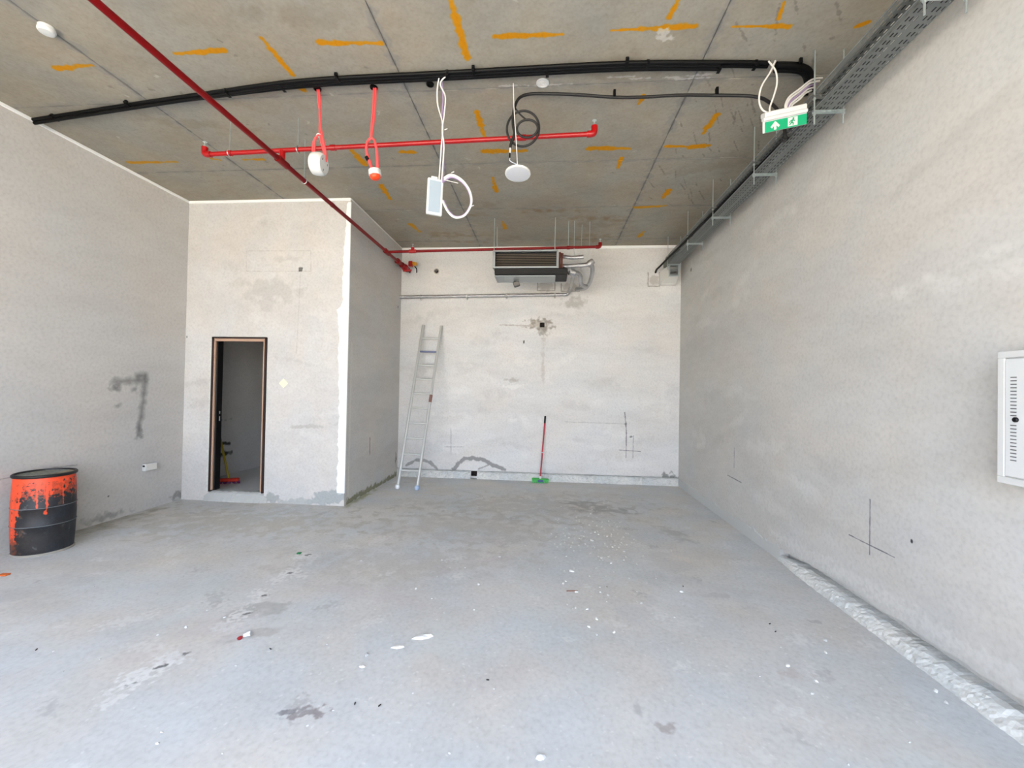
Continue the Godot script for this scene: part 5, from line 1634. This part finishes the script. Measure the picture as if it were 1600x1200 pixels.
func debris() -> void:
	var rr := RandomNumberGenerator.new()
	rr.seed = 99
	var kinds := []
	for k in 5:
		kinds.append(chip_mesh(rr, 0.016 + 0.003 * k, rr.randf_range(0.5, 0.8)))
	var pale := [mat(Color(0.84, 0.84, 0.83), 0.95), mat(Color(0.78, 0.78, 0.77), 0.95), mat(Color(0.87, 0.87, 0.855), 0.95)]
	var spots := [[0.53, -4.58], [0.59, -4.25], [0.65, -4.17], [0.74, -4.07], [0.51, -3.89], [0.58, -3.78], [0.40, -4.44], [0.47, -4.32], [0.24, -3.21], [0.15, -3.34], [0.47, -3.19], [0.42, -3.23], [0.22, -2.98], [0.30, -2.97], [0.35, -2.85], [0.29, -2.75], [0.33, -2.67], [0.44, -2.71], [0.69, -3.10], [-0.50, -3.25], [-0.66, -2.81], [-0.47, -2.87], [-0.98, -2.32], [-0.96, -2.22], [0.23, -3.57], [0.17, -3.38], [-0.66, -3.53], [-0.89, -3.66], [-1.57, -3.56], [1.35, -2.49], [1.64, -2.64], [1.72, -2.77], [1.43, -2.37], [1.35, -2.27], [-0.40, -3.80], [-0.95, -3.12], [-1.63, -3.04], [1.98, -2.28], [2.0, -2.36], [0.0, -1.76], [-0.96, -1.91], [-1.59, -1.66], [-2.19, -2.46], [-2.04, -2.59], [1.03, -3.31], [0.87, -2.93], [0.56, -4.52], [0.64, -4.47]]
	for i in spots.size():
		var o := MeshInstance3D.new()
		o.name = numbered("plaster_chip")
		o.mesh = kinds[i % 5]
		o.material_override = pale[i % 3]
		add_child(o)
		o.position = V(spots[i][0], 0.0, spots[i][1])
		o.rotation.y = rr.randf() * TAU
		var s := rr.randf_range(0.30, 0.65)
		o.scale = Vector3(s, s, s)
		o.set_meta("label", "small whitish plaster chip lying loose on the concrete floor")
		o.set_meta("category", "rubble")
		o.set_meta("group", "plaster chips on the floor")
	# two larger flakes of mortar
	var big := chip_mesh(rr, 0.05, 0.28)
	for q in [[-0.715, -2.525, 0.25, 1.0, "larger flat white mortar flake on the floor, wider of the pair"], [-0.83, -2.41, 0.1, 0.62, "smaller flat white mortar flake on the floor beside the wider one"]]:
		var o := MeshInstance3D.new()
		o.name = numbered("mortar_flake")
		o.mesh = big
		o.material_override = pale[2]
		add_child(o)
		o.position = V(q[0], 0.0, q[1])
		o.rotation.y = q[2]
		o.scale = V(q[3], q[3], q[3] * 0.6)
		o.set_meta("label", q[4]); o.set_meta("category", "rubble")
	# fine crumbs nobody could count
	var mm := MultiMesh.new()
	mm.transform_format = MultiMesh.TRANSFORM_3D
	mm.mesh = kinds[0]
	mm.instance_count = 420
	for i in 420:
		var p: Vector3
		if i < 200:
			p = V(0.55 + rr.randfn() * 0.28, 0, -4.3 + rr.randfn() * 0.55)
		else:
			p = V(rr.randf_range(-3.6, 1.9), 0, rr.randf_range(-6.3, -1.5))
		p.x = clampf(p.x, -4.0, 2.0)
		p.z = clampf(p.z, -6.9, -1.4)
		if p.x < XB + 0.1 and p.z < ZF + 0.1:
			p.z = -4.6
		var s := rr.randf_range(0.10, 0.36)
		mm.set_instance_transform(i, Transform3D(Basis(V(0, 1, 0), rr.randf() * TAU).scaled(Vector3(s, s, s)), p))
	var cr := MultiMeshInstance3D.new()
	cr.name = "mortar_crumbs"
	cr.multimesh = mm
	cr.material_override = pale[1]
	add_child(cr)
	cr.set_meta("kind", "stuff"); cr.set_meta("label", "fine whitish mortar crumbs scattered over the concrete floor"); cr.set_meta("category", "crumbs")
	# litter
	var o2 := thing("paper_cup", "crushed red and white paper scrap lying on the floor", "litter", V(-1.75, 0, -2.40))
	var mb := MB.new()
	mb.lathe([Vector2(0.0, 0.0), Vector2(0.009, 0.0), Vector2(0.014, 0.036), Vector2(0.012, 0.036)], 14, Transform3D(Basis(V(0, 1, 0), 0.4) * Basis(V(0, 0, 1), -1.35), V(-1.765, 0.014, -2.395)))
	part(o2, "cup", mb, mat(Color(0.92, 0.92, 0.92), 0.6))
	mb = MB.new()
	mb.lathe([Vector2(0.0, 0.0), Vector2(0.012, 0.001), Vector2(0.015, 0.007), Vector2(0.0, 0.009)], 12, Transform3D(Basis(V(1, 0, 0), 0.2), V(-1.778, 0.002, -2.382)))
	part(o2, "wrapper", mb, mat(Color(0.62, 0.16, 0.18), 0.6))
	for q in [["bottle_cap", V(-2.18, 0, -3.64), V(0.035, 0.010, 0.03), Color(0.05, 0.45, 0.25), "tiny green plastic scrap on the floor before the closet", "litter"], ["wood_sliver", V(0.21, 0, -3.22), V(0.085, 0.006, 0.010), Color(0.52, 0.36, 0.30), "thin reddish brown sliver on the floor among the chips", "litter"], ["orange_scrap", V(-4.13, 0, -2.95), V(0.06, 0.012, 0.04), Color(0.80, 0.40, 0.16), "small orange paint scrap on the floor near the drum", "litter"]]:
		var o := thing(q[0], q[4], q[5], q[1])
		mb = MB.new()
		mb.box(q[1] + V(0, q[2].y * 0.5, 0), q[2], Basis(V(0, 1, 0), 0.15), q[2].y * 0.3)
		part(o, "piece", mb, mat(q[3], 0.6))
	var pins := [[-0.76, -1.96], [-0.88, -1.96], [-2.81, -2.16], [-1.54, -2.31], [-0.28, -2.19], [1.07, -3.40], [0.48, -3.32], [1.46, -2.83], [1.47, -2.92]]
	var pm := MB.new()
	pm.bar(V(-0.008, 0.003, 0), V(0.008, 0.003, 0), 0.006, 0.006, V(0, 1, 0), 0.002)
	var pmesh := pm.mesh()
	for q in pins:
		var o := MeshInstance3D.new()
		o.name = numbered("dark_pellet")
		o.mesh = pmesh
		o.material_override = M.black_soft
		add_child(o)
		o.position = V(q[0], 0.0, q[1])
		o.rotation.y = rr.randf() * TAU
		o.set_meta("label", "tiny black pellet of debris lying on the concrete floor")
		o.set_meta("category", "litter")
		o.set_meta("group", "black pellets on the floor")
